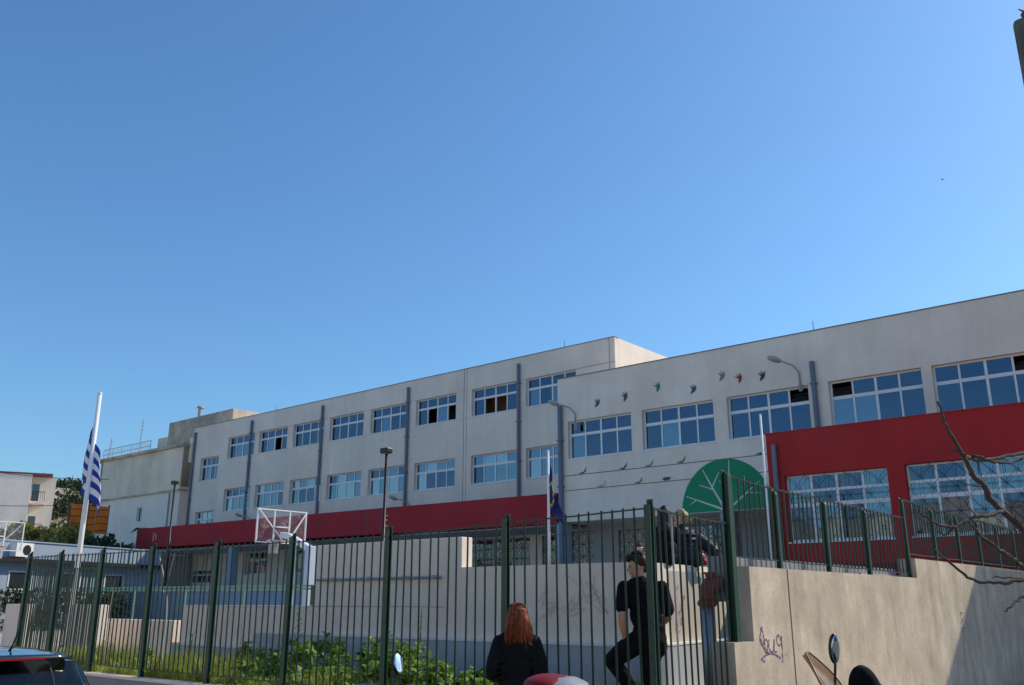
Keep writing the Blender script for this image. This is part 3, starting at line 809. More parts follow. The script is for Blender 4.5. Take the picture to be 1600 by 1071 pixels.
fence('corner_fence', 'short green bar fence bay between the corner post and the concrete wall', 1, -4.5, [(7.32, .5, 2.4, False), (8.97, 1.2, 2.98, True)], 0.5,
      [(13, .62, .62, 2.45, 2.40)], special={(0, 3)}, post_w=0.088)
fence('wall_fence', 'green bar fence on the lower part of the concrete wall', 1, -4.52, [(9.02, 1.2, 2.9, False), (10.25, 1.95, 2.89, True), (11.75, 1.95, 2.89, True), (13.25, 1.95, 2.89, True), (15.05, 1.95, 3.2, True)], 1.95,
      [(8, 2.07, 2.06, 2.93, 2.89), (10, 2.06, 2.05, 2.89, 2.89), (10, 2.05, 2.04, 2.89, 2.89), (11, 2.04, 2.03, 2.88, 2.88)], post_w=0.058)
fence('upper_wall_fence', 'green bar fence on the higher right part of the concrete wall', 1, -4.525, [(15.07, 2.25, 3.1, False), (16.6, 2.25, 3.14, True), (18.1, 2.25, 3.14, True), (19.6, 2.25, 3.14, True), (21.1, 2.25, 3.14, True), (22.6, 2.25, 3.14, True), (24.1, 2.25, 3.14, True)], 2.25,
      [(10, 2.33, 2.33, 3.17, 3.15)] + [(10, 2.33, 2.33, 3.14, 3.14)] * 5, post_w=0.055)
fence('inner_gate', 'green barred gate folded back behind the far left end of the fence', 0, 8.35, [(-20.2, .45, 2.35, True), (-18.8, .45, 2.33, True), (-17.2, .45, 2.33, True)], 0.45, [(15, .55, .55, 2.22, 2.22), (16, .55, .55, 2.22, 2.22)])

# ================================================================== POLES, FLAGS, HOOPS, LAMPS
def pole(name, label, x, y, z0, z1, r0, r1, m, cat):
    root = empty(name, (x, y, z0)); tag(root, label, cat)
    MB().tube([(x, y, z0), (x, y, (z0 + z1) / 2), (x, y, z1)], [r0, (r0 + r1) / 2, r1], 12).build('shaft', m, root, True)
    MB().bbox(x - 0.14, x + 0.14, y - 0.14, y + 0.14, z0, z0 + 0.05, 0.01).build('base_plate', M['steel'], root)
    MB().ell((x, y, z1 + r1 * .6), (r1 * 1.15, r1 * 1.15, r1 * .9), 10, 6).build('cap', m, root, True)
    return root
pole('flagpole', 'tall white flagpole carrying the blue and white striped flag', -24.08, 11.12, 0.5, 7.05, 0.075, 0.055, M['white'], 'flagpole')
pole('flagpole', 'white flagpole carrying the dark blue starred flag in front of the school', -15.45, 20.0, 2.0, 5.68, 0.042, 0.034, M['white'], 'flagpole')
pole('flagpole', 'bare white flagpole beside the red annex', -10.37, 23.0, 2.0, 6.53, 0.036, 0.03, M['white'], 'flagpole')

def cloth(px, py, zt, h, L, lat, drop0, drop1, amp, freq, nu=44, nv=28, dirv=None, phase=0.0):
    d = Vector(dirv).normalized(); n = Vector((-d.y, d.x, 0))
    def P(u, v):
        k = drop0 + (drop1 - drop0) * v
        z = zt - v * h - u * L * k
        s = lat * (1 - math.exp(-2.2 * u)) * (0.75 + 0.25 * v) - 0.25 * lat * u * sin(3.0 * u + 1.2 * v)
        w = amp * min(1, 4 * u) * sin(2 * pi * (freq * u + 0.55 * v) + phase) + 0.4 * amp * sin(9 * v + 5 * u + phase)* min(1, 3 * u)
        s += 0.6 * amp * min(1, 4 * u) * cos(2 * pi * (freq * u + 0.4 * v) + phase)
        p = Vector((px, py, 0)) + d * (0.06 + s) + n * w
        return Vector((p.x, p.y, z))
    vs = [P(i / nu, j / nv) for i in range(nu + 1) for j in range(nv + 1)]
    fs = [(i * (nv + 1) + j, (i + 1) * (nv + 1) + j, (i + 1) * (nv + 1) + j + 1, i * (nv + 1) + j + 1) for i in range(nu) for j in range(nv)]
    uv = [(i / nu, 1 - j / nv) for i in range(nu + 1) for j in range(nv + 1)]
    return vs, fs, uv, P
def cloth_obj(name, data, material, origin):
    vs, fs, uv, P = data
    me = bpy.data.meshes.new(name); o_ = Vector(origin)
    me.from_pydata([tuple(v - o_) for v in vs], [], fs)
    ul = me.uv_layers.new(name='UVMap')
    for lp in me.loops: ul.data[lp.index].uv = uv[lp.vertex_index]
    me.polygons.foreach_set('use_smooth', [True] * len(me.polygons)); me.materials.append(material)
    o = bpy.data.objects.new(name, me); COL.objects.link(o); o.location = origin
    return o
def flag_mat():
    m = bpy.data.materials.new('striped_flag'); m.use_nodes = True; nt = m.node_tree; N, L = nt.nodes, nt.links
    b = N['Principled BSDF']; b.inputs['Roughness'].default_value = 0.75
    uv = N.new('ShaderNodeUVMap'); sp = N.new('ShaderNodeSeparateXYZ'); L.new(uv.outputs[0], sp.inputs[0])
    def mth(op, a, bb=None):
        n = N.new('ShaderNodeMath'); n.operation = op
        for k, x in enumerate((a, bb)):
            if x is None: continue
            if isinstance(x, (int, float)): n.inputs[k].default_value = x
            else: L.new(x, n.inputs[k])
        return n.outputs[0]
    u, v = sp.outputs[0], mth('SUBTRACT', 1.0, sp.outputs[1])          # v from the top
    st = mth('FLOOR', mth('MULTIPLY', v, 9.0)); white = mth('MODULO', st, 2.0)
    cu = mth('LESS_THAN', u, 0.3704); cv = mth('LESS_THAN', v, 0.5556); can_ = mth('MULTIPLY', cu, cv)
    hx = mth('LESS_THAN', mth('ABSOLUTE', mth('SUBTRACT', u, 0.1852)), 0.037); hz = mth('LESS_THAN', mth('ABSOLUTE', mth('SUBTRACT', v, 0.2778)), 0.0556)
    cross = mth('MAXIMUM', hx, hz)
    fac = mth('ADD', mth('MULTIPLY', can_, cross), mth('MULTIPLY', mth('SUBTRACT', 1.0, can_), white))
    mi = N.new('ShaderNodeMix'); mi.data_type = 'RGBA'; mi.inputs['A'].default_value = (0.015, 0.035, 0.30, 1); mi.inputs['B'].default_value = (0.80, 0.79, 0.80, 1)
    L.new(fac, mi.inputs['Factor']); L.new(mi.outputs['Result'], b.inputs['Base Color'])
    return m
def cloth2(px, py, zt, h, drop, a0, a1, cyc, shift, ph=0.0, nu=60, nv=30):
    def P(u, v):
        q = (v * h + u * drop) / (h + drop); A = a0 + (a1 - a0) * q
        s = A * (sin(2 * pi * cyc * u + ph) - sin(ph)) * min(1, 6 * u + .15) + shift * u * q + .02 * sin(7 * v + 4 * u)
        n = 0.05 + 0.085 * min(1, 5 * u) * cos(2 * pi * cyc * u + ph + 0.5 + 0.6 * v) + .03 * sin(11 * u + 3 * v)
        z = zt - v * h * (1 - .12 * u) - drop * (u ** 0.85) * (1 - .10 * v) - .05 * sin(6 * u)
        p = Vector((px, py, 0)) + VR * s + VF * n
        return Vector((p.x, p.y, z))
    vs = [P(i / nu, j / nv) for i in range(nu + 1) for j in range(nv + 1)]
    fs = [(i * (nv + 1) + j, (i + 1) * (nv + 1) + j, (i + 1) * (nv + 1) + j + 1, i * (nv + 1) + j + 1) for i in range(nu) for j in range(nv)]
    return vs, fs, [(i / nu, 1 - j / nv) for i in range(nu + 1) for j in range(nv + 1)], P
fl = cloth_obj('flag', cloth2(-24.08, 11.12, 6.66, 1.75, 1.50, 0.12, 0.31, -0.95, 0.24, 0.25), flag_mat(), (-24.08, 11.12, 5.0))
tag(fl, 'blue and white striped flag with white cross hanging limp on the tall pole', 'flag')
eu = cloth2(-15.45, 20.0, 5.52, 0.95, 1.15, 0.07, 0.15, 1.1, 0.36, 0.0)
eo = cloth_obj('flag', eu, mat('dark_blue_cloth', (0.012, 0.016, 0.13), 0.75), (-15.45, 20.0, 4.5))
tag(eo, 'dark blue flag with ring of gold stars hanging on the pole before the school', 'flag')
for k in range(12):
    a = 2 * pi * k / 12; u0, v0 = 0.5 + 0.21 * cos(a), 0.5 + 0.32 * sin(a)
    c = eu[3](u0, v0); tu = (eu[3](u0 + .01, v0) - c).normalized(); tv = (eu[3](u0, v0 + .01) - c).normalized(); n = tu.cross(tv).normalized()
    mb = MB()
    pts = []
    for i in range(10):
        r = 0.075 if i % 2 == 0 else 0.032
        pts.append(c + tu * r * cos(i * pi / 5 + .3) + tv * r * sin(i * pi / 5 + .3))
    for sgn in (1, -1): mb.add([p + n * 0.012 * sgn for p in pts], [tuple(range(10))])
    mb.build('star', mat('gold_star', (0.70, 0.50, 0.05), 0.6) if k == 0 else bpy.data.materials['gold_star'], eo)

def clear_mat():
    m = bpy.data.materials.new('scratched_acrylic'); m.use_nodes = True; nt = m.node_tree; N, L = nt.nodes, nt.links
    b = N['Principled BSDF']; b.inputs['Base Color'].default_value = (0.7, 0.68, 0.68, 1); b.inputs['Roughness'].default_value = 0.2
    geo = N.new('ShaderNodeNewGeometry'); n = N.new('ShaderNodeTexNoise'); n.inputs['Scale'].default_value = 5; n.inputs['Detail'].default_value = 8; n.inputs['Roughness'].default_value = 0.8
    L.new(geo.outputs['Position'], n.inputs['Vector'])
    r = N.new('ShaderNodeMapRange'); r.inputs['From Min'].default_value = 0.5; r.inputs['From Max'].default_value = 0.75; r.inputs['To Min'].default_value = 0.05; r.inputs['To Max'].default_value = 0.35
    L.new(n.outputs['Fac'], r.inputs['Value']); L.new(r.outputs[0], b.inputs['Alpha'])
    return m
M['acryl'] = clear_mat()
M['rim'] = mat('orange_rim', (0.45, 0.10, 0.03), 0.5)
M['net'] = mat('net_cord', (0.62, 0.58, 0.50), 0.9)
def hoop(loc, rz, label):
    r = empty('basketball_hoop', loc, rz); tag(r, label, 'basketball hoop')
    w, z0, z1 = 0.9, 2.89, 3.86
    def B(x0, x1, y0, y1, a, b, nm='board_frame', m='white', par=r): return MB().box(x0, x1, y0, y1, a, b).build(nm, M[m], par, local=True)
    bd = B(-0.008, 0.008, -w, w, z0, z1, 'backboard', 'acryl')
    mb = MB(); t = 0.035
    mb.box(-.03, .03, -w - t, w + t, z0 - t, z0); mb.box(-.03, .03, -w - t, w + t, z1, z1 + t); mb.box(-.029, .029, -w - t, -w, z0, z1); mb.box(-.029, .029, w, w + t, z0, z1)
    mb.box(-.02, .02, -.31, -.27, z0, z1); mb.box(-.02, .02, .27, .31, z0, z1); mb.box(-.018, .018, -.27, .27, z0 + .45, z0 + .49)
    mb.box(-.018, .018, -.27, .27, z0 + .02, z0 + .06)
    mb.build('board_frame', M['white'], r, local=True)
    for s in (-1, 1): MB().tube([(0.04, s * w, z1), (0.25, s * .12, z0 + .05)], 0.022, 8).build('brace', M['white'], r, local=True)
    ring = [( -0.38 + .225 * cos(a), .225 * sin(a), 2.98) for a in [2 * pi * i / 24 for i in range(25)]]
    rim = MB().tube(ring, 0.012, 6, cap=False).build('rim', M['rim'], r, local=True)
    mb = MB(); mb.box(-.17, -.02, -.05, .05, 2.95, 2.99); mb.build('rim_bracket', M['rim'], rim, local=True)
    mb = MB()
    for i in range(12):
        a = 2 * pi * i / 12
        for s in (-1, 1):
            pts = [(-0.38 + rr * cos(a + s * k * .26), rr * sin(a + s * k * .26), 2.97 - k * .1 + random.uniform(-.02, .02)) for k, rr in enumerate((.22, .18, .15, .14, .15))]
            mb.tube(pts, 0.008, 4)
    mb.build('net', M['net'], rim, local=True)
    MB().loft([[(x, -.09, z - .09), (x, .09, z - .09), (x, .09, z + .09), (x, -.09, z + .09)] for x, z in ((0.05, 3.12), (0.45, 3.06), (1.55, 2.62))], closed=True, caps=True).build('arm', M['white'], r, local=True)
    MB().bbox(1.42, 1.68, -.13, .13, 0, 2.72, .02).build('post', mat('hoop_post', (0.52, 0.58, 0.68), 0.6), r, local=True)
    MB().tube([(0.5, 0.2, 0.0), (0.45, 0.2, 3.0)], 0.06, 10).build('support_leg', M['white'], r, local=True)
    return r
hoop((-24.1, 17.4, 0.5), 0, 'basketball hoop with clear backboard seen from behind above the fence')
hoop((-35.2, 13.2, 0.5), pi, 'small far basketball hoop at the left edge of the picture')

def lamp_post(x, y, z0, z1, label):
    r = empty('lamp_post', (x, y, z0)); tag(r, label, 'lamp post')
    MB().tube([(x, y, z0), (x, y, (z0 + z1) / 2), (x, y, (z0 + z1) / 2 + .02), (x, y, z1)], [0.075, 0.07, 0.05, 0.045], 10).build('shaft', M['black'], r, True)
    h = MB(); h.bbox(x - 0.20, x + 0.16, y - 0.13, y + 0.13, z1 - 0.02, z1 + 0.16, 0.03); h.build('lamp_head', M['black'], r)
    MB().box(x - 0.16, x + 0.12, y - 0.10, y + 0.10, z1 - 0.028, z1 - 0.021).build('lens', M['lampgrey'], r)
lamp_post(-40.7, 23.0, 2.0, 7.1, 'black floodlight post in front of the canopy left end')
lamp_post(-22.22, 20.0, 0.5, 6.35, 'black floodlight post near the middle of the canopy')
# capped standpipe inside the corner
sp = empty('standpipe', (-4.93, 9.2, 0.4)); tag(sp, 'grey pipe with red-brown elbow and blue side arm behind the corner fence', 'pipe')
MB().tube([(-4.93, 9.2, 0.4), (-4.93, 9.2, 1.62)], 0.078, 16).build('riser', M['steel'], sp, True)
el = [(-4.93, 9.2, 1.58), (-4.93, 9.2, 1.66), (-4.925, 9.21, 1.72), (-4.90, 9.24, 1.77), (-4.86, 9.28, 1.785), (-4.80, 9.34, 1.785)]
e = MB().tube(el, [0.082, 0.085, 0.095, 0.10, 0.092, 0.08], 14).build('elbow', M['rust'], sp, True)
MB().tube([(-4.93, 9.2, 1.565), (-4.93, 9.2, 1.60)], 0.108, 14).build('flange', M['rust'], e)
for a in range(6): MB().tube([(-4.93 + .098 * cos(a * pi / 3), 9.2 + .098 * sin(a * pi / 3), 1.55), (-4.93 + .098 * cos(a * pi / 3), 9.2 + .098 * sin(a * pi / 3), 1.615)], .011, 6).build('bolt', M['rust'], e)
mb = MB(); mb.tube([(-4.9, 9.235, 1.86), (-4.9, 9.235, 1.90)], .05, 10); mb.tube([(-4.97, 9.2, 1.905), (-4.83, 9.28, 1.905)], .012, 6); mb.build('valve_cap', M['rust'], e)
MB().tube([(-4.82, 9.32, 1.785), (-4.70, 9.6, 1.78)], 0.066, 14).build('side_arm', M['bluepipe'], sp, True)

# ================================================================== NEIGHBOURS
nb = empty('neighbour_building', (-65, 38, 2.0)); tag(nb, 'old cream building with stained walls and roof railing left of the school', 'building')
NW = [(-65.1, -64.3, 7.3, 8.35), (-71.0, -69.6, 4.6, 5.6)]
mb = MB(); wall_open(mb, -71.6, -59.3, 2.0, 9.2, 33.95, NW, 0.2)
mb.quad((-59.3, 33.95, 2), (-59.3, 46, 2), (-59.3, 46, 9.2), (-59.3, 33.95, 9.2)); mb.quad((-71.6, 33.95, 2), (-71.6, 46, 2), (-71.6, 46, 9.2), (-71.6, 33.95, 9.2))
mb.build('lower_wall', M['whitewash'], nb)
MB().box(-71.4, -59.32, 33.88, 46, 9.32, 12.35).build('upper_wall', M['oldwall'], nb)
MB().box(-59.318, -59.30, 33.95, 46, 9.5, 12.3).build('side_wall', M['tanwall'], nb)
MB().box(-71.7, -59.2, 33.80, 46.1, 9.2, 9.32).build('string_course', M['stain'], nb)
MB().box(-72.2, -59.1, 33.65, 46.1, 12.35, 12.56).build('cornice', M['stain'], nb)
MB().bbox(-62.6, -54.2, 34.4, 40.0, 12.56, 14.55, .06).build('penthouse', M['stain'], nb)
MB().bbox(-64.2, -62.6, 34.5, 40.0, 12.56, 13.55, .05).build('penthouse_step', M['oldwall'], nb)
MB().box(-59.25, -58.9, 34.3, 40.0, 11.2, 13.0).build('corner_pier', M['oldwall'], nb)
mb = MB(); mb.tube([(-62.0, 36.5, 14.5), (-62.0, 36.5, 15.9)], 0.16, 10); mb.tube([(-62.0, 36.5, 15.95), (-62.0, 36.5, 16.1)], [.3, .2], 10); mb.build('chimney', M['lampgrey'], nb)
for a, b, c, d in NW:
    f = MB().box(a, b, 34.1, 34.14, c, c + .06).box(a, b, 34.1, 34.14, d - .06, d).box(a, a + .06, 34.1, 34.14, c + .06, d - .06).box(b - .06, b, 34.1, 34.14, c + .06, d - .06).box((a + b) / 2 - .03, (a + b) / 2 + .03, 34.1, 34.14, c + .06, d - .06).build('window', M['frame'], nb)
    MB().box(a + .05, b - .05, 34.115, 34.125, c + .05, d - .05).build('pane', M['glass2'], f)
mb = MB()
for z in (12.95, 13.35): mb.tube([(-71.6, 34.0, z), (-64.2, 34.0, z)], .022, 6)
for i in range(31): mb.tube([(-71.6 + i * .245, 34.0, 12.5), (-71.6 + i * .245, 34.0, 13.35)], .014 if i % 6 else .028, 5)
rr = mb.build('roof_railing', M['lampgrey'], nb)
for x, z in ((-71.2, 14.3), (-66.4, 15.2)):
    mb = MB(); mb.tube([(x, 34.2, 12.5), (x + .25, 34.2, z)], .03, 6)
    for k in range(3): mb.tube([(x + .2 - .25, 34.2, z - .2 - .3 * k), (x + .2 + .25, 34.2, z - .2 - .3 * k)], .012, 4)
    mb.build('antenna', M['lampgrey'], nb)
MB().tube([(-60.6, 33.9, 4), (-60.6, 33.9, 9.1)], .06, 8).build('drain_pipe', M['lampgrey'], nb)
MB().tube([(-71.3, 33.82, 3), (-71.3, 33.82, 12.3)], .05, 8).build('drain_pipe', M['lampgrey'], nb)

hs = empty('white_house', gp(90, -48.5, 7.0), radians(67)); tag(hs, 'white two-storey house with small balconies on the hillside at far left', 'house')
def LB(par, name, m, *b): return MB().box(*b).build(name, m, par, local=True)
LB(hs, 'blank_wall', M['whitewash'], -14, 0.4, 0, 9, -4, 6.35)
LB(hs, 'roof_edge', mat('red_roof_edge', (0.22, 0.06, 0.06), 0.8), -14.1, 2.2, -.05, 9.1, 6.9, 7.05)
LB(hs, 'side_wall', M['whitewash'], 0.42, 2.6, 1.6, 10, -4, 6.9)
LB(hs, 'upper_storey', M['whitewash'], -14, 0.40, .02, 9, 6.37, 6.88)
for z in (1.1, 4.3):
    LB(hs, 'balcony', M['whitewash'], .43, 1.75, .4, 1.6, z - .25, z)
    b = LB(hs, 'door_opening', M['glass3'], .5, 1.15, 1.55, 1.59, z, z + 1.8)
    mb = MB()
    for i in range(8): mb.tube([(.45 + i * .18, .42, z), (.45 + i * .18, .42, z + .95)], .02, 4)
    mb.tube([(.45, .42, z + .95), (1.75, .42, z + .95)], .03, 4); mb.build('balcony_railing', M['black'], hs, local=True)

bl = Vector((-40.94, 19.95, 0.5)); bdv = Vector((-39.19, 15.41, 0.5)) - bl
lb = empty('low_building', bl, atan2(bdv.y, bdv.x)); tag(lb, 'long low pale blue building with dark awning behind the court', 'building')
LB(lb, 'wall_face', M['blue'], -4, 16, -5, 0, 0, 3.45)  # blue paint darkened to stand in for shade on this face
LB(lb, 'awning', M['black'], -4, 16, 0.01, 0.5, 2.62, 2.78)
LB(lb, 'roof_slab', M['blue'], -4.1, 16.1, -5.1, .06, 3.45, 3.5)
for i in range(6):
    x = -1.5 + i * 2.6
    w_ = LB(lb, 'window', M['frame'], x, x + 1.2, 0.002, .03, 1.55, 2.3); LB(w_, 'pane', M['glass3'], x + .06, x + 1.14, .031, .036, 1.61, 2.24)
ac = empty('air_conditioner', (0, 0, 0)); bpy.data.objects.remove(ac)
acx = 4.6
a_ = LB(lb, 'air_conditioner', M['white'], acx - .42, acx + .42, .02, .36, 2.84, 3.38)
mb = MB(); mb.tube([(acx - .1, .361, 3.11), (acx - .1, .372, 3.11)], .2, 18); mb.build('fan_grille', M['black'], a_, local=True)
# hedge along the low building
def leaf_cloud(mb, c, r, n, size, shell=0.5, flat=0.0):
    c = Vector(c)
    for i in range(n):
        d = Vector((random.gauss(0, 1), random.gauss(0, 1), random.gauss(0, 1))).normalized() * (shell + (1 - shell) * random.random()) 
        p = c + Vector((d.x * r[0], d.y * r[1], d.z * r[2]))
        q = Euler((random.uniform(0, 6.3), random.uniform(0, 6.3), random.uniform(0, 6.3))).to_matrix()
        s = size * random.uniform(.6, 1.3)
        mb.add([p + q @ Vector((-s * .5, 0, 0)), p + q @ Vector((0, -s * .3, s * .08)), p + q @ Vector((s * .5, 0, 0)), p + q @ Vector((0, s * .3, s * .08))], [(0, 1, 2, 3)])
random.seed(11)
for i in range(5):
    c = bl + bdv.normalized() * (0.5 + i * 1.9) + Vector((1.6, .6, 0))
    r = empty('hedge_bush', c); tag(r, ['dark hedge bush at the right end of the low blue building', 'second dark hedge bush from the right before the low blue building', 'middle dark hedge bush before the low blue building', 'dark hedge bush left of the middle before the low blue building', 'dark hedge bush at the far left before the low blue building'][i], 'bush', 'hedge bushes by the low building')
    mb = MB()
    for k in range(6): leaf_cloud(mb, c + Vector((random.uniform(-.5, .5), random.uniform(-.8, .8), random.uniform(.5, 1.3))), (.6, .6, .5), 160, .16)
    mb.build('crown', M['darkleaf'], r)
    MB().tube([c, c + Vector((.05, 0, .6)), c + Vector((-.05, .1, 1.2))], [.05, .04, .02], 6).build('trunk', M['bark'], r)

# hillside
def hz(dp, lat):
    b = 2.5 + 5.0 / (1 + math.exp(-(dp - 66) / 7)) + 9.0 / (1 + math.exp(-(dp - 104) / 5))
    return b + 0.7 * sin(lat * .31 + dp * .13) + .4 * sin(lat * .8 - dp * .2)
mb = MB(); secs = []
for i in range(40):
    lt = -110 + i * 2.1
    secs.append([tuple(gp(52 + j * 2.6, lt, hz(52 + j * 2.6, lt) * (1 if j else 0.0))) for j in range(34)])
mb.loft(secs)
struct(mb.build('hill', M['land'], smooth=True))
random.seed(3)
mb = MB()
for i in range(420):
    dp = random.uniform(94, 122); lt = random.uniform(-62, -34)
    leaf_cloud(mb, gp(dp, lt, hz(dp, lt) + .3), (1.7, 1.7, 1.1), 46, .55, .4)
stuff(mb.build('hillside_scrub', M['darkleaf']), 'dark green scrub covering the hillside behind the white house', 'scrub')
def tree(c, h, rx, rz, n, sz, m, label, cat='tree', grp=None, name='hillside_tree'):
    r = empty(name, c); tag(r, label, cat, grp); c = Vector(c)
    mb = MB(); mb.tube([c - Vector((0, 0, .5)), c + Vector((.1, 0, h * .45)), c + Vector((0, .1, h * .8))], [h * .035, h * .025, h * .01], 7)
    for k in range(5):
        a = random.uniform(0, 6.3); b0 = c + Vector((.05, 0, h * random.uniform(.3, .6)))
        mb.tube([b0, b0 + Vector((cos(a) * rx * .4, sin(a) * rx * .4, h * .15)), b0 + Vector((cos(a) * rx * .75, sin(a) * rx * .75, h * .2))], [h * .014, h * .01, h * .004], 5)
    mb.build('trunk', M['bark'], r)
    mb = MB()
    for k in range(n):
        a = random.uniform(0, 6.3); q = sqrt(random.random())
        leaf_cloud(mb, c + Vector((cos(a) * rx * q * .8, sin(a) * rx * q * .8, h * .62 + random.uniform(-1, 1) * rz * .8 * sqrt(1 - q * q * .8))), (rx * .34, rx * .34, rz * .3), 60, sz, .3)
    mb.build('crown', m, r)
tree(gp(98, -39.6, hz(98, -39.6) - 1), 4.6, 2.6, 2.2, 26, .42, M['darkleaf'], 'dark round tree on the hill just right of the white house', grp='hill trees')
tree(gp(99, -36.2, hz(99, -36.2) - 1), 4.4, 2.4, 2.0, 24, .42, M['darkleaf'], 'dark tree on the hill partly behind the striped flag', grp='hill trees')
tree(gp(92, -41.8, hz(92, -41.8) - .6), 3.6, 2.0, 1.6, 20, .40, M['darkleaf'], 'dark low tree at the corner of the white house', grp='hill trees')
tree(gp(84, -36.8, hz(84, -36.8) - .6), 3.9, 1.9, 1.9, 20, .36, M['darkleaf'], 'dark bushy tree above the orange netting', grp='hill trees')
for i, (lt, dp, h, lab) in enumerate([(-31.5, 58, 2.2, 'yellow-green bush at the far left edge below the white house'), (-29.9, 57, 2.6, 'tall yellow-green bush below the white house balcony'), (-28.2, 58, 2.3, 'broad yellow-green bush left of the orange netting'), (-27.1, 56, 1.9, 'small yellow-green bush beside the orange netting'), (-24.9, 56, 1.9, 'dark bush right of the orange netting')]):
    tree(gp(dp, lt, 4.0 if i < 4 else 3.6), h, 1.5, .95, 22, .24, M['bushleaf'] if i < 4 else M['darkleaf'], lab, 'bush', 'bushes on the slope', 'slope_bush')
on = empty('orange_netting', gp(60, -27.75, 5.6), radians(82)); tag(on, 'orange safety netting on posts left of the old cream building', 'netting')
M['orange'] = mat('orange_netting', (0.85, 0.19, 0.015), 0.8, 0.25, 1.5)
for k, (x, z0, z1) in enumerate([(-1.35, .25, 2.15), (-.55, .2, 2.05), (.25, .3, 2.1)]):
    LB(on, 'net_panel', M['orange'], x + .02, x + .78, -.02, .0 + .004 * k, z0, z1)
    for j in range(4): LB(on, 'net_seam', mat('brown_seam', (0.16, 0.07, 0.02), 0.9) if 'brown_seam' not in bpy.data.materials else bpy.data.materials['brown_seam'], x, x + .78, -.035, -.021, z0 + .2 + j * .45, z0 + .25 + j * .45)
for x in (-1.4, -.2, 1.05): MB().tube([(x, .02, -1.5), (x, .02, 2.2)], .05, 6).build('net_post', mat('rusty_post', (.16, .08, .05), .8) if 'rusty_post' not in bpy.data.materials else bpy.data.materials['rusty_post'], on, local=True)
# overhead cables
for k, (a, b, lab) in enumerate([((gp(60, -40, 10.9)), gp(68, -30.5, 10.5), 'uppermost thin overhead cable crossing the hill at left'), (gp(60, -40, 8.2), gp(70, -32, 9.0), 'middle thin overhead cable across the white house'), (gp(55, -36, 5.6), gp(64, -29, 6.6), 'lowest thin overhead cable above the yellow-green bushes')]):
    pts = [a.lerp(b, t / 10) - Vector((0, 0, 1.0 * (1 - (2 * t / 10 - 1) ** 2))) * .4 for t in range(11)]
    o = MB().tube(pts, .022, 4).build('overhead_cable', M['black']); tag(o, lab, 'cable', 'overhead cables')
for i, (lt, dp, z1, lab) in enumerate([(-26.0, 62.5, 6.6, 'leaning bare palm-like stump left of the canopy end')]):
    c = Vector((-57.6, 30.5, 2.0)); r = empty('dead_palm', c); tag(r, 'small withered palm standing at the left end of the red canopy', 'palm')
    MB().tube([c, c + Vector((.1, 0, 2.0)), c + Vector((.05, 0, 4.0))], [.16, .13, .12], 8).build('trunk', M['bark'], r)
    mb = MB()
    for k in range(14):
        a = k * .45; q = c + Vector((.05, 0, 4.0))
        pts = [q, q + Vector((cos(a) * .35, sin(a) * .35, .25)), q + Vector((cos(a) * .7, sin(a) * .7, -.05))]
        mb.tube(pts, [.05, .06, .01], 4)
    mb.build('crown', M['darkleaf'], r)

# houses on our side of the street: shade on the wall and the balcony corner overhead
def plain_house(name, label, x0, x1, y0, y1, h, wins):
    r = empty(name, ((x0 + x1) / 2, (y0 + y1) / 2, 0)); tag(r, label, 'house')
    MB().box(x0, x1, y0, y1, -.5, h).build('wall', M['oldwall'], r)
    MB().box(x0 - .08, x1 + .08, y0 - .08, y1 + .08, h, h + .02).build('roof', M['soffit'], r)
    for (fx, a, b, c, d) in wins:
        f = MB()
        if fx == 'x': f.box(x0 - .03, x0 - .002, a, b, c, d)
        elif fx == 'X': f.box(x1 + .002, x1 + .03, a, b, c, d)
        elif fx == 'Y': f.box(a, b, y1 + .002, y1 + .03, c, d)
        else: f.box(a, b, y0 - .03, y0 - .002, c, d)
        w_ = f.build('window', M['frame'], r)
        g = MB()
        if fx == 'x': g.box(x0 - .036, x0 - .031, a + .07, b - .07, c + .07, d - .07)
        elif fx == 'X': g.box(x1 + .031, x1 + .036, a + .07, b - .07, c + .07, d - .07)
        elif fx == 'Y': g.box(a + .07, b - .07, y1 + .031, y1 + .036, c + .07, d - .07)
        else: g.box(a + .07, b - .07, y0 - .036, y0 - .031, c + .07, d - .07)
        g.build('pane', M['glass'], w_)
    return r
fh_ = plain_house('far_house', 'cream gabled house across the lane whose shadow falls on the concrete wall', 0.1, 10, 26.5, 38, 9.2, [('x', 27, 28.4, 1, 2.4), ('x', 31, 32.4, 1, 2.4), ('x', 27, 28.4, 4, 5.4), ('y', 3, 4.4, 1, 2.4), ('y', 6, 7.4, 4, 5.4)])
mb = MB(); mb.prism([(0.02, 9.165), (5.05, 11.475), (10.08, 9.165)], 1, 26.5, 38.0); mb.build('gable_roof', M['rust'], fh_)
nh = plain_house('near_house', 'cream house close on the right with concrete balcony at the upper right corner', 1.2, 9, 3.0, 6.9, 8.4, [('x', 4, 5.2, 1, 2.4), ('x', 4, 5.2, 4.3, 6.2)])
M['balcony'] = mat('rough_grey_concrete', (0.20, 0.175, 0.14), 0.95, 0.2, 6, 0.6, 40, dirt=(.07, .06, .05), dirt_amt=.6, dscale=4)
bk = MB(); bk.bbox(-0.745, 1.19, 6.0, 6.85, 4.0, 5.28, .03); bk.build('balcony', M['balcony'], nh)
pc = Vector((-0.66, 6.08, 5.28)); pr = empty('potted_plant', pc); tag(pr, 'withered reddish plant on the balcony at the upper right corner', 'plant')
mb = MB()
for k in range(16):
    a = random.uniform(0, 6.3); l = random.uniform(.03, .08); tip = pc + Vector((.02 + cos(a) * l, sin(a) * l, .08 + random.uniform(0, .06)))
    mb.tube([pc + Vector((.02, 0, 0)), pc + Vector((.02 + cos(a) * l * .4, sin(a) * l * .4, .06)), tip], [.006, .006, .002], 4)
mb.build('leaves', mat('reddish_leaf', (.30, .13, .09), .8), pr)
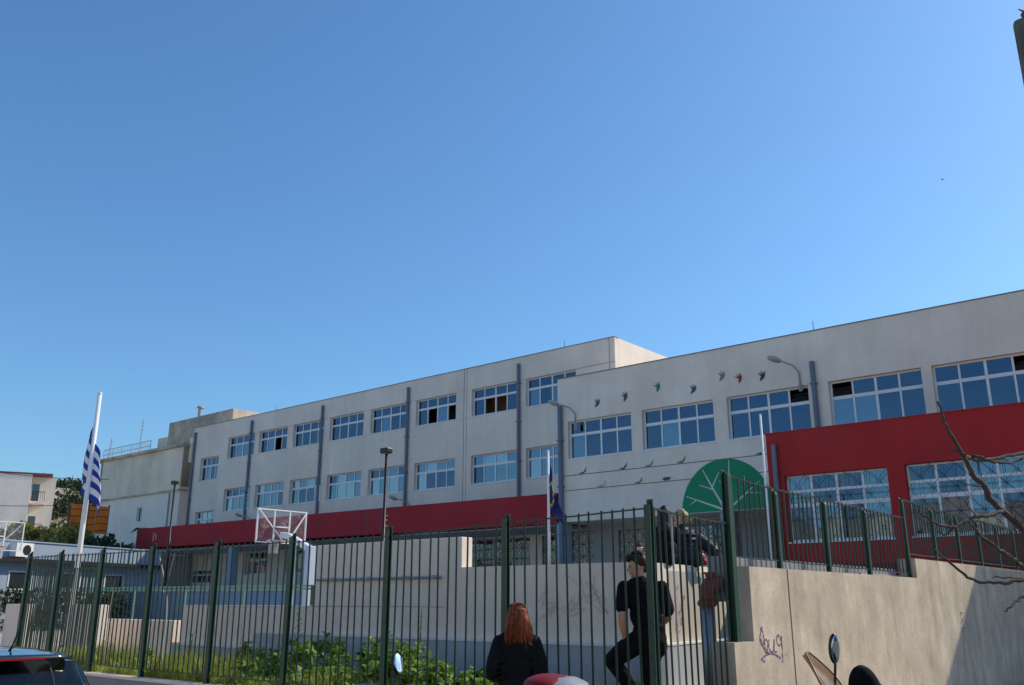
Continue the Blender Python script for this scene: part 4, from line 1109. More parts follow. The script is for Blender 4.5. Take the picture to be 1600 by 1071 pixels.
MB().tube([pc - Vector((-.02, 0, .0)), pc + Vector((.02, 0, .05))], [.05, .06], 10).build('pot', M['rust'], pr)
for i, (x0, x1, h) in enumerate([(-62, -50, 6.6), (-48, -37, 7.2), (-35.5, -25, 6.4), (-23, -12, 7.2), (-10.5, -1, 6.6)]):  # unseen houses, heights chosen to bounce warm light onto shaded walls
    ws = [('Y', x0 + 1.5 + k * 3.4, x0 + 2.9 + k * 3.4, z, z + 1.4) for k in range(3) for z in (1.0, 4.0)]
    plain_house('street_house', ['cream house farthest left on the opposite side of the street', 'tall cream house second from left on the opposite side of the street', 'low cream house in the middle of the opposite side of the street', 'tall cream house right of the middle on the opposite side of the street', 'low cream house behind the camera on the opposite side of the street'][i], x0, x1, -18, -8, h, ws)

# bird in the sky
bpos = Vector((-14.32, 66.31, 31.4))
o = MB(); o.loft([[bpos + Vector((-.45, -.3, -.05)), bpos + Vector((-.42, -.28, -.02))], [bpos + Vector((-.05, 0, .12)), bpos + Vector((0, .06, .16))], [bpos + Vector((0.1, .1, .1)), bpos + Vector((.12, .16, .14))], [bpos + Vector((.5, .35, .22)), bpos + Vector((.48, .36, .24))]]); o.ell(bpos + Vector((.02, .06, .1)), (.12, .22, .07), 8, 6)
o.v = [tuple(bpos + (Vector(v) - bpos) * .62) for v in o.v]; o = o.build('bird', M['pipe']); tag(o, 'small dark bird flying high in the clear sky at right', 'bird')

# ================================================================== PLANTS
random.seed(17)
def bed_z(x, y): return 0.5
mb = MB()                                                     # grass along the fence
for i in range(22000):
    x = random.uniform(-16.8, -4.8); y = 7.32 + abs(random.gauss(0, .6))
    if y > 9.7: continue
    dens = 1.0 if x < -9.5 else 0.35
    if random.random() > dens: continue
    h = random.uniform(.10, .48) * (.7 + .3 * sin(x * 1.9) + .25 * sin(x * 5.3 + 1)) * (1.0 if x < -11 else .7); a = random.uniform(0, 6.3); lean = random.uniform(.03, .2)
    b = Vector((x, y, .48)); w = .007
    t = Vector((cos(a), sin(a), 0)); n = Vector((-t.y, t.x, 0)) * w
    m1 = b + t * lean * .35 + Vector((0, 0, h * .6)); tip = b + t * lean + Vector((0, 0, h))
    mb.add([b - n, b + n, m1 + n * .7, m1 - n * .7, tip], [(0, 1, 2, 3), (3, 2, 4)])
stuff(mb.build('grass', M['grass']), 'bright green grass along the foot of the street fence', 'grass')
def leaf(mb, p, nrm, size, n=6):
    nrm = nrm.normalized(); up = Vector((0, 0, 1)) if abs(nrm.z) < .9 else Vector((1, 0, 0)); a = nrm.cross(up).normalized(); b = nrm.cross(a)
    vs = [p]; 
    for k in range(n):
        an = 2 * pi * k / n; r = size * (1 if k else .55) * random.uniform(.85, 1.1)
        vs.append(p + a * cos(an) * r + b * sin(an) * r - nrm * size * .18)
    mb.add(vs, [(0, k + 1, (k + 1) % n + 1) for k in range(n)])
def weed(x, y, h, r, n, label, size=.046):
    h *= 1.2; n = int(n * .8)
    c = Vector((x, y, .46)); root = empty('weed_clump', c); tag(root, label, 'weed', 'leafy weeds in the planting bed')
    mb = MB(); ms = MB()
    for k in range(10):
        a = random.uniform(0, 6.3); q = random.uniform(.3, .9) * r
        ms.tube([c, c + Vector((cos(a) * q * .4, sin(a) * q * .4, h * .5)), c + Vector((cos(a) * q, sin(a) * q, h * random.uniform(.7, .95)))], [.008, .006, .003], 4)
    tips = [(random.uniform(0, 6.3), r * sqrt(random.random()), random.uniform(.55, 1.15)) for k in range(max(6, n // 22))]
    for k in range(n):
        a, q, hh = random.choice(tips); z = h * (1 - (q / r) ** 2 * .5) * hh * random.uniform(.62, 1.0)
        p = c + Vector((cos(a) * q + random.gauss(0, .045), sin(a) * q + random.gauss(0, .045), z))
        leaf(mb, p, Vector((random.gauss(0, .5) + .25 * cos(a), random.gauss(0, .5) + .25 * sin(a), 1)), size * random.uniform(.6, 1.35))
    ms.build('stem', M['leaf'], root); mb.build('leaves', M['leaf'], root)
for i, (x, y, h, r, n, lab) in enumerate([
    (-12.6, 8.9, .50, .5, 320, 'dark leafy weed clump in wall shade left of the third post from left'),
    (-11.4, 9.0, .62, .6, 420, 'broad dark weed clump in the shade below the tall wall block'),
    (-10.6, 8.3, .55, .5, 420, 'leafy weed clump just left of the post nearest the scooter mirror'),
    (-9.75, 8.5, .60, .55, 480, 'bright weed clump behind the scooter mirror'),
    (-8.95, 8.2, .62, .50, 520, 'bright green weed clump right of the scooter mirror'),
    (-8.3, 8.0, .55, .45, 440, 'large bright weed clump midway between mirror and red-haired person'),
    (-7.75, 7.85, .42, .40, 380, 'low bright weed clump left of the red-haired person'),
    (-7.2, 8.0, .36, .38, 300, 'small weed clump at the left elbow of the red-haired person'),
    (-6.5, 8.6, .30, .4, 160, 'thin weed clump right of the red-haired person'),
    (-10.0, 7.75, .34, .4, 320, 'low front weed clump at the foot of the fence'),
    (-7.5, 8.9, .5, .35, 260, 'dark shaded weed clump by the wall behind the red-haired person'),
    (-5.9, 9.0, .26, .45, 120, 'sparse dry weed clump near the leaning young person'),
    (-13.6, 8.5, .34, .40, 200, 'small weed clump left of the dead creeper'),
    (-14.7, 8.3, .30, .40, 180, 'low weed clump at the far left end of the planting bed'),
    (-11.0, 7.8, .36, .40, 260, 'low sunlit weed clump in front of the tall pointed stalk')]):
    weed(x, y, h, r, n, lab)
random.seed(31); mb = MB()
for i in range(2600):
    x = random.uniform(-14.5, -6.6); y = random.uniform(7.42, 8.6); hh = (.12 + .16 * max(0, sin(x * 2.7 + 1) * .6 + sin(x * 6.1) * .5)) * random.uniform(.3, 1.2)
    leaf(mb, Vector((x, y, .5 + hh)), Vector((random.gauss(0, .5), random.gauss(0, .5), 1)), random.uniform(.018, .05))
stuff(mb.build('ground_weeds', M['leaf']), 'low bright weeds spread between the grass and the leafy clumps', 'weeds')
def spike(x, y, z1, label, leafy):
    c = Vector((x, y, .46)); root = empty('tall_stalk', c); tag(root, label, 'plant stalk')
    h = z1 - .46; mb = MB(); mb.tube([c, c + Vector((.02, 0, h * .5)), c + Vector((.03, .01, h))], [.014, .011, .005], 5); mb.build('stem', M['drygrass'] if not leafy else M['leaf'], root)
    lf = MB()
    for k in range(70 if not leafy else 46):
        t = random.uniform(.35, 1) if not leafy else random.uniform(.25, 1); p = c + Vector((.03 * t, 0, h * t)); a = random.uniform(0, 6.3)
        l = .05 * (1.2 - t * .5) if not leafy else .17 * (1.15 - .6 * t)
        d = Vector((cos(a), sin(a), .6 if leafy else .3)).normalized(); n = Vector((-sin(a), cos(a), 0)) * (.013 if leafy else .014)
        lf.add([p - n * .5, p + d * l * .5 + n, p + d * l, p + d * l * .5 - n], [(0, 1, 2, 3)])
    lf.build('leaves', M['drygrass'] if not leafy else M['leaf'], root)
spike(-11.75, 8.9, 1.50, 'tall pointed-leaf green stalk in the bed under the white low wall', True)
spike(-10.2, 9.3, 1.47, 'brown dried flower spike before the tall wall block', False)
spike(-9.0, 8.8, 1.5, 'thin dried spike right of the post behind the scooter mirror', False)
spike(-7.0, 8.3, 1.42, 'thin leafy stalk at the shoulder of the red-haired person', True)
spike(-14.2, 8.6, 1.1, 'short dry stalk by the far left posts', False)
mb = MB()                                                      # dry twigs against the fence at left
for k in range(26):
    x = random.uniform(-16.5, -11.5); b = Vector((x, random.uniform(7.45, 8.4), .48)); h = random.uniform(.3, .95); a = random.uniform(0, 6.3)
    mb.tube([b, b + Vector((cos(a) * .06, sin(a) * .06, h * .5)), b + Vector((cos(a) * .16, sin(a) * .16, h))], [.006, .005, .002], 4)
stuff(mb.build('dry_stems', M['drygrass']), 'dry pale stems standing among the grass', 'stems')
# pale dead creeper on the fence
cr = MB(); 
q0 = [(-13.25, 7.36, 2.25), (-13.1, 7.36, 2.0), (-13.05, 7.36, 1.75), (-12.95, 7.36, 1.72), (-12.88, 7.36, 1.4), (-12.9, 7.36, 1.0), (-12.85, 7.36, .6)]
cr.tube(smooth_pts(q0, 4), .012, 5); cr.tube(smooth_pts([(-13.0, 7.37, 1.8), (-12.9, 7.37, 2.1), (-12.85, 7.37, 2.3)], 4), .006, 4); cr.tube(smooth_pts([(-14.6, 7.36, .6), (-14.62, 7.36, 1.4), (-14.55, 7.36, 2.1), (-14.5, 7.36, 2.7)], 4), .007, 4)
o = cr.build('dead_creeper', mat('pale_dead_vine', (.42, .37, .30), .9)); tag(o, 'pale dead creeper climbing the fence near the left end', 'creeper')

# ================================================================== BARE TREE (right)
bt_base = Vector((-0.9, 8.55, 0.1)); bt = empty('bare_tree', bt_base); tag(bt, 'bare leafless tree reaching in from the right edge', 'tree')
def LP(x, y, d):       # survey point on a plane d metres ahead (direction of sight 130 deg), offsets measured in the photo
    fx = (x - 800) / 1400.0; fy = (535.5 - y) / 1400.0; p_ = math.atan(405 / 1400.0)
    k = d / (cos(p_) - fy * sin(p_))
    w = VF * d + VR * fx * k; return Vector((w.x, w.y, 1.6 + k * (sin(p_) + fy * cos(p_))))
D0 = 7.0
limbs = [
 ([(1740, 905, 7.1), (1660, 860, 7.1), (1599, 826, 7.0), (1552, 785, 6.95), (1538, 761, 6.9), (1521, 741, 6.85), (1504, 711, 6.8), (1494, 694, 6.8), (1481, 671, 6.75), (1471, 644, 6.7), (1464, 627, 6.7)], .032, .007),
 ([(1504, 712, 6.8), (1516, 716, 6.9), (1540, 719, 7.0), (1570, 714, 7.1), (1602, 708, 7.2), (1650, 690, 7.3)], .018, .012),
 ([(1519, 713, 6.8), (1545, 720, 6.8), (1565, 723, 6.85), (1585, 722, 6.9), (1598, 716, 6.9)], .014, .006),
 ([(1566, 799, 6.95), (1541, 806, 6.85), (1521, 810, 6.8), (1504, 818, 6.75), (1488, 825, 6.7), (1467, 819, 6.65), (1447, 808, 6.6), (1434, 797, 6.55)], .017, .006),
 ([(1740, 960, 7.2), (1660, 920, 7.1), (1600, 888, 6.9), (1580, 872, 6.8), (1562, 859, 6.75), (1538, 842, 6.7), (1525, 829, 6.65), (1514, 815, 6.6)], .026, .007),
 ([(1740, 915, 6.8), (1650, 902, 6.7), (1599, 906, 6.6), (1568, 911, 6.55), (1531, 909, 6.5), (1508, 899, 6.45), (1484, 879, 6.4), (1471, 869, 6.4), (1459, 857, 6.35)], .018, .005),
 ([(1640, 898, 6.9), (1599, 904, 6.9), (1551, 902, 6.9)], .009, .004),
 ([(1700, 880, 6.3), (1640, 905, 6.2), (1599, 931, 6.1), (1582, 946, 6.05), (1572, 955, 6.0)], .012, .005),
 ([(1528, 722, 6.9), (1531, 735, 6.9), (1535, 748, 6.9)], .006, .004),
 ([(1498, 753, 6.8), (1512, 758, 6.8), (1531, 760, 6.85)], .004, .006),
 ([(1508, 782, 6.8), (1514, 795, 6.8), (1525, 806, 6.8)], .004, .006),
 ([(1474, 798, 6.7), (1482, 810, 6.7), (1491, 823, 6.7)], .004, .006),
 ([(1575, 792, 6.9), (1585, 806, 6.9), (1598, 822, 6.95)], .005, .008),
 ([(1480, 697, 6.8), (1489, 703, 6.8), (1503, 709, 6.8)], .004, .007),
 ([(1590, 788, 6.9), (1602, 800, 6.9), (1620, 830, 6.95)], .004, .008),
 ([(1466, 832, 6.7), (1478, 836, 6.7), (1490, 826, 6.7)], .004, .006)]
for k, (pts, r0, r1) in enumerate(limbs):
    P3 = [tuple(LP(*p)) for p in pts]; S = smooth_pts(P3, 5); n = len(S)
    S = [tuple(Vector(s) + Vector((random.gauss(0, .004), random.gauss(0, .004), random.gauss(0, .004)))) for s in S]
    rad = [(r0 + (r1 - r0) * i / (n - 1)) * random.uniform(.88, 1.15) for i in range(n)]
    MB().tube(S, rad, 7).build('branch', M['bark'], bt, True)
tp = [bt_base, bt_base + Vector((-.03, .05, .6)), bt_base + Vector((.02, .02, 1.2)), LP(1740, 930, 7.1), LP(1745, 850, 7.1), LP(1790, 700, 7.3), LP(1830, 560, 7.5)]
MB().tube(smooth_pts([tuple(p) for p in tp], 5), [.10 - .0025 * i for i in range(31)], 10).build('trunk', M['bark'], bt, True)

# ================================================================== PEOPLE
M['skin'] = mat('skin', (0.58, 0.30, 0.19), 0.55, 0.06, 12)
M['skin2'] = mat('fair_skin', (0.56, 0.34, 0.25), 0.55, 0.06, 12)
M['blackcloth'] = mat('black_cotton', (0.008, 0.008, 0.010), 0.9, 0.25, 14, 0.5, 25, spec=.15)
M['blackjkt'] = mat('black_jacket', (0.008, 0.008, 0.009), 0.75, 0.3, 10, 0.6, 18, spec=.15)
M['trouser'] = mat('black_trousers', (0.008, 0.008, 0.009), 0.9, 0.25, 14, 0.5, 20, spec=.15)
M['navy'] = mat('navy_puffer', (0.009, 0.014, 0.034), 0.5, 0.25, 10, 0.4, 20, spec=.3)
M['shoe'] = mat('dark_shoe', (0.02, 0.02, 0.02), 0.5)
M['eye'] = mat('eye', (0.03, 0.02, 0.015), 0.2)
M['lip'] = mat('lip', (0.40, 0.16, 0.12), 0.5)
def hairmat(name, c1, c2):
    m = mat(name, c1, 0.55, spec=.3); nt = m.node_tree; N, L = nt.nodes, nt.links; b = N['Principled BSDF']
    tc = N.new('ShaderNodeTexCoord'); mp = N.new('ShaderNodeMapping'); mp.inputs['Scale'].default_value = (60, 60, 5); L.new(tc.outputs['Object'], mp.inputs[0])
    n = N.new('ShaderNodeTexNoise'); n.inputs['Scale'].default_value = 1.0; n.inputs['Detail'].default_value = 3; L.new(mp.outputs[0], n.inputs['Vector'])
    r = N.new('ShaderNodeMapRange'); r.inputs['From Min'].default_value = .35; r.inputs['From Max'].default_value = .65; L.new(n.outputs['Fac'], r.inputs['Value'])
    mi = N.new('ShaderNodeMix'); mi.data_type = 'RGBA'; mi.inputs['A'].default_value = (*c1, 1); mi.inputs['B'].default_value = (*c2, 1)
    L.new(r.outputs[0], mi.inputs['Factor']); L.new(mi.outputs['Result'], b.inputs['Base Color'])
    bp = N.new('ShaderNodeBump'); bp.inputs['Strength'].default_value = .6; bp.inputs['Distance'].default_value = .01; L.new(n.outputs['Fac'], bp.inputs['Height']); L.new(bp.outputs[0], b.inputs['Normal'])
    return m
M['redhair'] = hairmat('copper_hair', (0.10, 0.022, 0.010), (0.36, 0.085, 0.028))
M['darkhair'] = hairmat('black_hair', (0.006, 0.005, 0.005), (0.022, 0.017, 0.014))
M['brownhair'] = hairmat('dark_brown_hair', (0.012, 0.009, 0.007), (0.05, 0.03, 0.02))
M['blondhair'] = hairmat('blond_hair', (0.26, 0.17, 0.08), (0.55, 0.40, 0.22))

def head(mb, c, R, s=1.0):
    """head about centre c; R rotates local (x right, y face forward, z up); height ~0.23"""
    def w(p): return Vector(c) + R @ (Vector(p) * s)
    def e(p, r): 
        mb.ell(w(p), (r[0] * s, r[1] * s, r[2] * s), 16, 12, R.to_euler())
    e((0, -.01, .02), (.075, .094, .098)); e((0, .035, -.035), (.058, .058, .075)); e((0, .055, -.085), (.030, .032, .026))
    mb.cap(w((0, .085, .015)), .010 * s, w((0, .108, -.022)), .016 * s); e((0, .09, -.058), (.024, .012, .010)); e((0, .074, .03), (.05, .02, .014))
    for k in (-1, 1):
        e((k * .076, -.008, -.008), (.010, .020, .032))
        e((k * .04, .06, -.03), (.026, .026, .028))
def eyes(par, c, R, s=1.0):
    mb = MB()
    for k in (-1, 1): mb.ell(Vector(c) + R @ (Vector((k * .031, .083, .008)) * s), (.011 * s, .008 * s, .007 * s), 10, 8)
    mb.build('eyes', M['eye'], par, True, local=True)
    mb = MB(); mb.ell(Vector(c) + R @ (Vector((0, .098, -.058)) * s), (.022 * s, .006 * s, .007 * s), 10, 8, R.to_euler()); mb.build('mouth', M['lip'], par, True, local=True)
def hand(mb, wrist, d, side, palm_n, curl=.5, s=1.0):
    """palm from wrist along d; palm_n = palm normal (towards which fingers curl); side = thumb direction"""
    d = Vector(d).normalized(); n = Vector(palm_n).normalized(); t = d.cross(n).normalized()
    if t.dot(Vector(side)) < 0: t = -t
    w = Vector(wrist)
    for k in range(4):
        off = t * (.030 - k * .020) * s
        mb.cap(w + off * .6, .013 * s, w + d * .085 * s + off, .0115 * s, 8)
        L = (.040, .045, .042, .033)[k] * s; b = w + d * .085 * s + off
        d1 = (d * cos(curl) + n * sin(curl)); d2 = (d * cos(curl * 2) + n * sin(curl * 2)); d3 = (d * cos(curl * 2.8) + n * sin(curl * 2.8))
        p1 = b + d1 * L; p2 = p1 + d2 * L * .7; p3 = p2 + d3 * L * .55
        mb.cap(b, .0098 * s, p1, .0092 * s, 8); mb.cap(p1, .0092 * s, p2, .0086 * s, 8); mb.cap(p2, .0086 * s, p3, .0078 * s, 8)
    b = w + d * .025 * s + t * .026 * s; p1 = b + (d * .55 + t * .75 + n * .25).normalized() * .042 * s; p2 = p1 + (d * .85 + t * .3 + n * .35).normalized() * .032 * s
    mb.cap(b, .014 * s, p1, .011 * s, 8); mb.cap(p1, .011 * s, p2, .0088 * s, 8)
def chain(mb, pts):
    for (a, ra), (b, rb) in zip(pts[:-1], pts[1:]): mb.cap(a, ra, b, rb)
I3 = Matrix.Identity(3)
def shoe(par, ankle, fwd, m='shoe'):
    f = Vector(fwd).normalized(); a = Vector(ankle); mb = MB()
    mb.cap(a + Vector((0, 0, -.02)) - f * .03, .042, a + f * .05 + Vector((0, 0, -.035)), .042); mb.cap(a + f * .05 + Vector((0, 0, -.04)), .042, a + f * .16 + Vector((0, 0, -.05)), .032)
    remesh(mb, 'shoe', M[m], par, .012, 3)
def strands(par, mat_, starts, fn, r=.004, name='hair_strands'):
    mb = MB()
    for s in starts: mb.tube(fn(s), r, 4)
    return mb.build(name, mat_, par, True, local=True)

# --- young person leaning inside the corner, seen from behind, face turned left
g = empty('person', (-4.87, 7.80, 0.46), radians(40)); g.scale = (.90, 1, 1); tag(g, 'person in black t-shirt and trousers leaning behind the corner fence post, knee raised', 'person')
Rh = Euler((radians(-6), 0, radians(72))).to_matrix()
hc = (-.045, .03, 1.475)
mb = MB(); head(mb, hc, Rh)
mb.cap((-.02, .0, 1.28), .062, (-.035, .015, 1.42), .054)
sh, elb, wr = (-.205, 0, 1.265), (-.245, -.045, .985), (-.195, .10, .775)
chain(mb, [(sh, .055), (elb, .043), (Vector(elb).lerp(Vector(wr), .35), .042), (wr, .027)])
hand(mb, wr, (.1, .5, -.8), (1, .4, 0), (.5, -.3, -.5), .35)
sr, er, wrr = (.205, 0, 1.265), (.275, .06, 1.0), (.15, .27, .88)
chain(mb, [(sr, .055), (er, .043), (Vector(er).lerp(Vector(wrr), .35), .042), (wrr, .027)])
hand(mb, wrr, (-.7, .5, -.2), (0, .3, 1), (0, -.3, -.8), .5)
mb.ell((.0, 0, 1.15), (.12, .08, .16)); mb.cap((0, 0, 1.15), .1, (.04, 0, .9), .1)
bdy = remesh(mb, 'body', M['skin'], g, .0065, 2)
eyes(bdy, hc, Rh)
mb = MB()
mb.ell((0, -.005, 1.18), (.195, .125, .175)); mb.ell((.02, -.01, 1.02), (.178, .125, .17)); mb.ell((.045, -.015, .87), (.178, .135, .10)); mb.cap((-.10, 0, 1.30), .068, (.10, 0, 1.30), .068); mb.cap((-.02, 0, 1.30), .085, (-.025, .005, 1.335), .07)
chain(mb, [(sh, .078), ((-.238, -.028, 1.10), .074)]); chain(mb, [(sr, .078), ((.262, .045, 1.07), .078)])
for k in range(5): mb.cap((-.12 + .03 * k, -.118, 1.08 - .06 * k), .016, (.16, -.115, 1.12 - .07 * k), .012)
remesh(mb, 't_shirt', M['blackcloth'], g, .010, 3)
mb = MB()
mb.ell((.05, -.02, .80), (.185, .145, .135)); mb.ell((.12, -.06, .74), (.11, .11, .12))
chain(mb, [((-.05, .02, .78), .115), ((-.22, .15, .67), .105), ((-.335, .25, .585), .082), ((-.20, .19, .42), .078), ((-.06, .06, .15), .055)])
chain(mb, [((.10, -.01, .76), .115), ((.05, .0, .58), .098), ((.04, .03, .42), .075), ((.06, .0, .26), .065), ((.08, -.05, .09), .05)])
remesh(mb, 'trousers', M['trouser'], g, .012, 3)
shoe(g, (-.06, .05, .09), (-.35, .9, 0)); shoe(g, (.08, -.06, .08), (.2, .9, 0))
mb = MB()
hw = lambda p: Vector(hc) + Rh @ Vector(p)
mb.ell(hw((0, -.028, .045)), (.083, .094, .088), 16, 12, Rh.to_euler()); mb.ell(hw((0, -.07, -.02)), (.062, .04, .05)); mb.ell(hw((0, .05, .085)), (.062, .045, .035), 14, 10, Rh.to_euler()); mb.ell(hw((0, .085, .075)), (.045, .02, .022))
random.seed(4)
for k in range(120):
    a = random.uniform(0, 6.3); q = random.uniform(.1, 1); v = hw((.084 * q * cos(a), -.015 + .104 * q * sin(a), .055 + .092 * sqrt(max(0, 1 - q * q)))); mb.ell(v, (.013, .014, .012), 8, 6)
for k in range(30): mb.ell(hw((random.uniform(-.05, .05), .075 + random.uniform(-.03, .035), .09 + random.uniform(-.02, .03))), (.014, .014, .013), 8, 6)
remesh(mb, 'hair', M['brownhair'], g, .006, 0)
mb = MB(); mb.tube([Vector(wr) + Vector((.032 * cos(a), .02 * sin(a) + .0, .02 + .015 * cos(a))) for a in [2 * pi * i / 14 for i in range(15)]], .006, 6, cap=False); mb.build('bracelet', M['steel'], g, True, local=True)

# --- red-haired person at the fence, seen from behind
g = empty('person', gp(8.8, .045, 0.10), radians(44)); tag(g, 'person with long red hair and black jacket standing outside the fence, back turned', 'person')
Rh = Euler((radians(-8), 0, radians(14))).to_matrix(); hc = (0, .02, 1.365)
mb = MB(); head(mb, hc, Rh, .96); mb.cap((0, 0, 1.18), .052, (0, .01, 1.30), .047)
for s in (-1, 1):
    hw0 = (s * .13, .27, .93); chain(mb, [((s * .19, .1, .92), .04), (hw0, .026)])
    hand(mb, hw0, (-s * .6, .6, .25), (0, 0, 1), (-s * .5, -.6, 0), .6, .92)
mb.ell((0, 0, 1.0), (.12, .08, .2)); mb.cap((-.19, .1, .92), .04, (0, 0, 1.0), .06); mb.cap((.19, .1, .92), .04, (0, 0, 1.0), .06)
bdy = remesh(mb, 'body', M['skin2'], g, .007, 2); eyes(bdy, hc, Rh, .96)
mb = MB()
mb.ell((0, -.01, 1.07), (.185, .13, .165)); mb.ell((0, -.005, .93), (.172, .13, .16)); mb.ell((0, 0, .79), (.185, .14, .11)); mb.cap((-.10, -.005, 1.165), .07, (.10, -.005, 1.165), .07); mb.cap((0, -.01, 1.19), .085, (0, 0, 1.245), .068)
for s in (-1, 1):
    chain(mb, [((s * .155, 0, 1.13), .078), ((s * .215, -.03, .97), .068), ((s * .23, -.01, .87), .064), ((s * .17, .17, .92), .058)])
for k in range(6): mb.cap((.10 + .01 * k, -.105, 1.12 - .05 * k), .014, (.22, -.07, 1.06 - .05 * k), .012); mb.cap((-.22, -.07, 1.05 - .05 * k), .012, (-.12, -.105, 1.08 - .045 * k), .013)
remesh(mb, 'jacket', M['blackjkt'], g, .010, 2)
mb = MB(); mb.ell((0, 0, .76), (.165, .13, .13))
for s in (-1, 1): chain(mb, [((s * .085, 0, .72), .10), ((s * .09, .02, .42), .066), ((s * .09, -.02, .10), .052)])
remesh(mb, 'trousers', M['trouser'], g, .013, 3)
for s in (-1, 1): shoe(g, (s * .09, -.02, .07), (s * .1, 1, 0))
mb = MB(); hw = lambda p: Vector(hc) + Rh @ Vector(p)
mb.ell(hw((0, -.02, .035)), (.092, .108, .096), 18, 12); mb.ell(hw((0, -.06, -.06)), (.098, .07, .12)); mb.ell(hw((-.01, -.075, -.12)), (.098, .05, .10))
mb.cap(hw((.075, -.03, -.02)), .045, hw((.105, -.02, -.17)), .03); mb.cap(hw((-.075, -.03, -.02)), .045, hw((-.11, -.03, -.20)), .03)
random.seed(9)
for k in range(40):
    a = random.uniform(-2.9, -.25); x = .095 * cos(a); y = .1 * sin(a)
    mb.cap(hw((x * .9, y - .02, .05)), .012, hw((x * 1.15 + random.gauss(0, .01), y * .75 - .045, -.14 - random.uniform(0, .08))), .006, 6)
remesh(mb, 'hair', M['redhair'], g, .007, 1)
strands(g, M['redhair'], range(260), lambda s: (lambda a, q: [hw((.096 * cos(a) * q, .108 * sin(a) * q - .02, .035 + .098 * sqrt(max(0, 1 - q * q)))), hw((.1 * cos(a), .105 * sin(a) - .03, -.02)), hw((.112 * cos(a) + random.gauss(0, .008), .085 * sin(a) - .05, -.12)), hw((.118 * cos(a) + random.gauss(0, .014), .08 * sin(a) - .05, -.17 - random.uniform(0, .09)))])(random.uniform(-3.2, .05), random.uniform(.55, .98)), .0028)

# --- two people sitting on the rounded wall, seen from behind
def sitter(loc, rz, label, jacket, hairfn, head_rz, skin, lean=(0, 0), right_out=False, tr='trouser', sc=1.06, ew=.25, xs=1.0):
    g = empty('person', loc, rz); g.scale = (sc * xs, sc, sc); tag(g, label, 'person')
    lx, ly = lean; Rh = Euler((radians(-6), 0, radians(head_rz))).to_matrix(); hc = (lx * 1.0, ly + .04, .60)
    mb = MB(); head(mb, hc, Rh, .97); mb.cap((lx * .8, ly, .42), .052, (lx, ly + .02, .54), .047); mb.ell((lx * .5, ly * .5, .28), (.12, .08, .18))
    for s in (-1, 1):
        if s == 1 and right_out:
            el_, w_ = (.30, -.06, .20), (.33, .02, .035)
        else: el_, w_ = (s * ew + lx * .6, .0 if ew > .2 else .05, .18), (s * min(.15, ew), .25, .16)
        chain(mb, [((lx * .5, ly * .5, .30), .06), ((s * .17 + lx * .8, ly, .38), .05), (el_, .042), (w_, .026)]); hand(mb, w_, (s * .1, .9, -.2), (-s, 0, .3), (0, 0, -1), .4, .95)
    b = remesh(mb, 'body', M[skin], g, .008, 2); eyes(b, hc, Rh, .97)
    mb = MB(); mb.ell((lx * .75, ly * .8 - .01, .33), (.195, .135, .155)); mb.ell((lx * .5, ly * .5 - .02, .18), (.185, .14, .16)); mb.ell((0, 0, .08), (.19, .15, .10)); mb.cap((lx * .8 - .09, ly, .41), .072, (lx * .8 + .09, ly, .41), .072); mb.cap((lx * .85, ly, .44), .08, (lx * .9, ly + .01, .495), .068)
    for s in (-1, 1):
        if s == 1 and right_out: pts = [((s * .17 + lx * .8, ly, .37), .088), ((.30, -.06, .20), .082), ((.33, .0, .08), .066)]
        else: pts = [((s * .17 + lx * .8, ly, .37), .085), ((s * ew + lx * .6, .0 if ew > .2 else .05, .18), .075), ((s * min(.17, ew), .2, .16), .055)]
        chain(mb, pts)
        if jacket == 'navy':
            for q in range(7):
                t = q / 6; a_ = Vector(pts[0][0]).lerp(Vector(pts[1][0]), t); mb.ell(a_, (.094, .094, .03), 12, 8)
    if jacket == 'navy':
        for q in range(6): mb.ell((lx * (.3 + .1 * q), ly * .6 - .015, .06 + q * .068), (.20, .15, .034), 16, 8)
    remesh(mb, 'jacket', M[jacket], g, .011, 2)
    mb = MB(); mb.ell((0, .02, .05), (.17, .14, .095))
    for s in (-1, 1): chain(mb, [((s * .09, .05, .06), .09), ((s * .12, .42, .22), .065), ((s * .12, .62, -.02), .05)])
    remesh(mb, 'trousers', M[tr], g, .014, 3)
    for s in (-1, 1): shoe(g, (s * .12, .64, -.02), (0, 1, 0))
    hairfn(g, hc, Rh)
    return g
def long_hair(g, hc, Rh):
    mb = MB(); hw = lambda p: Vector(hc) + Rh @ Vector(p)
    mb.ell(hw((0, -.02, .03)), (.092, .106, .098)); mb.ell(hw((0, -.06, -.08)), (.105, .07, .13)); mb.ell(hw((.0, -.10, -.22)), (.12, .05, .15))
    for k in range(26):
        a = random.uniform(-3.1, .0); mb.cap(hw((.09 * cos(a), .09 * sin(a) - .02, .04)), .014, hw((.125 * cos(a), .07 * sin(a) - .06, -.26 - random.uniform(0, .08))), .009, 6)
    remesh(mb, 'hair', M['darkhair'], g, .009, 1)
    mb = MB()
    for k in range(12):
        a = random.uniform(-.5, .25); mb.cap(hw((.088 * cos(a), .09 * sin(a) - .02, .02)), .014, hw((.13 * cos(a), .07 * sin(a) - .04, -.22 - random.uniform(0, .1))), .009, 6)
    remesh(mb, 'sunlit_locks', hairmat('brown_hair', (.10, .05, .025), (.28, .15, .07)), g, .009, 1)  # lighter brown paints sunlight onto one side of the dark hair
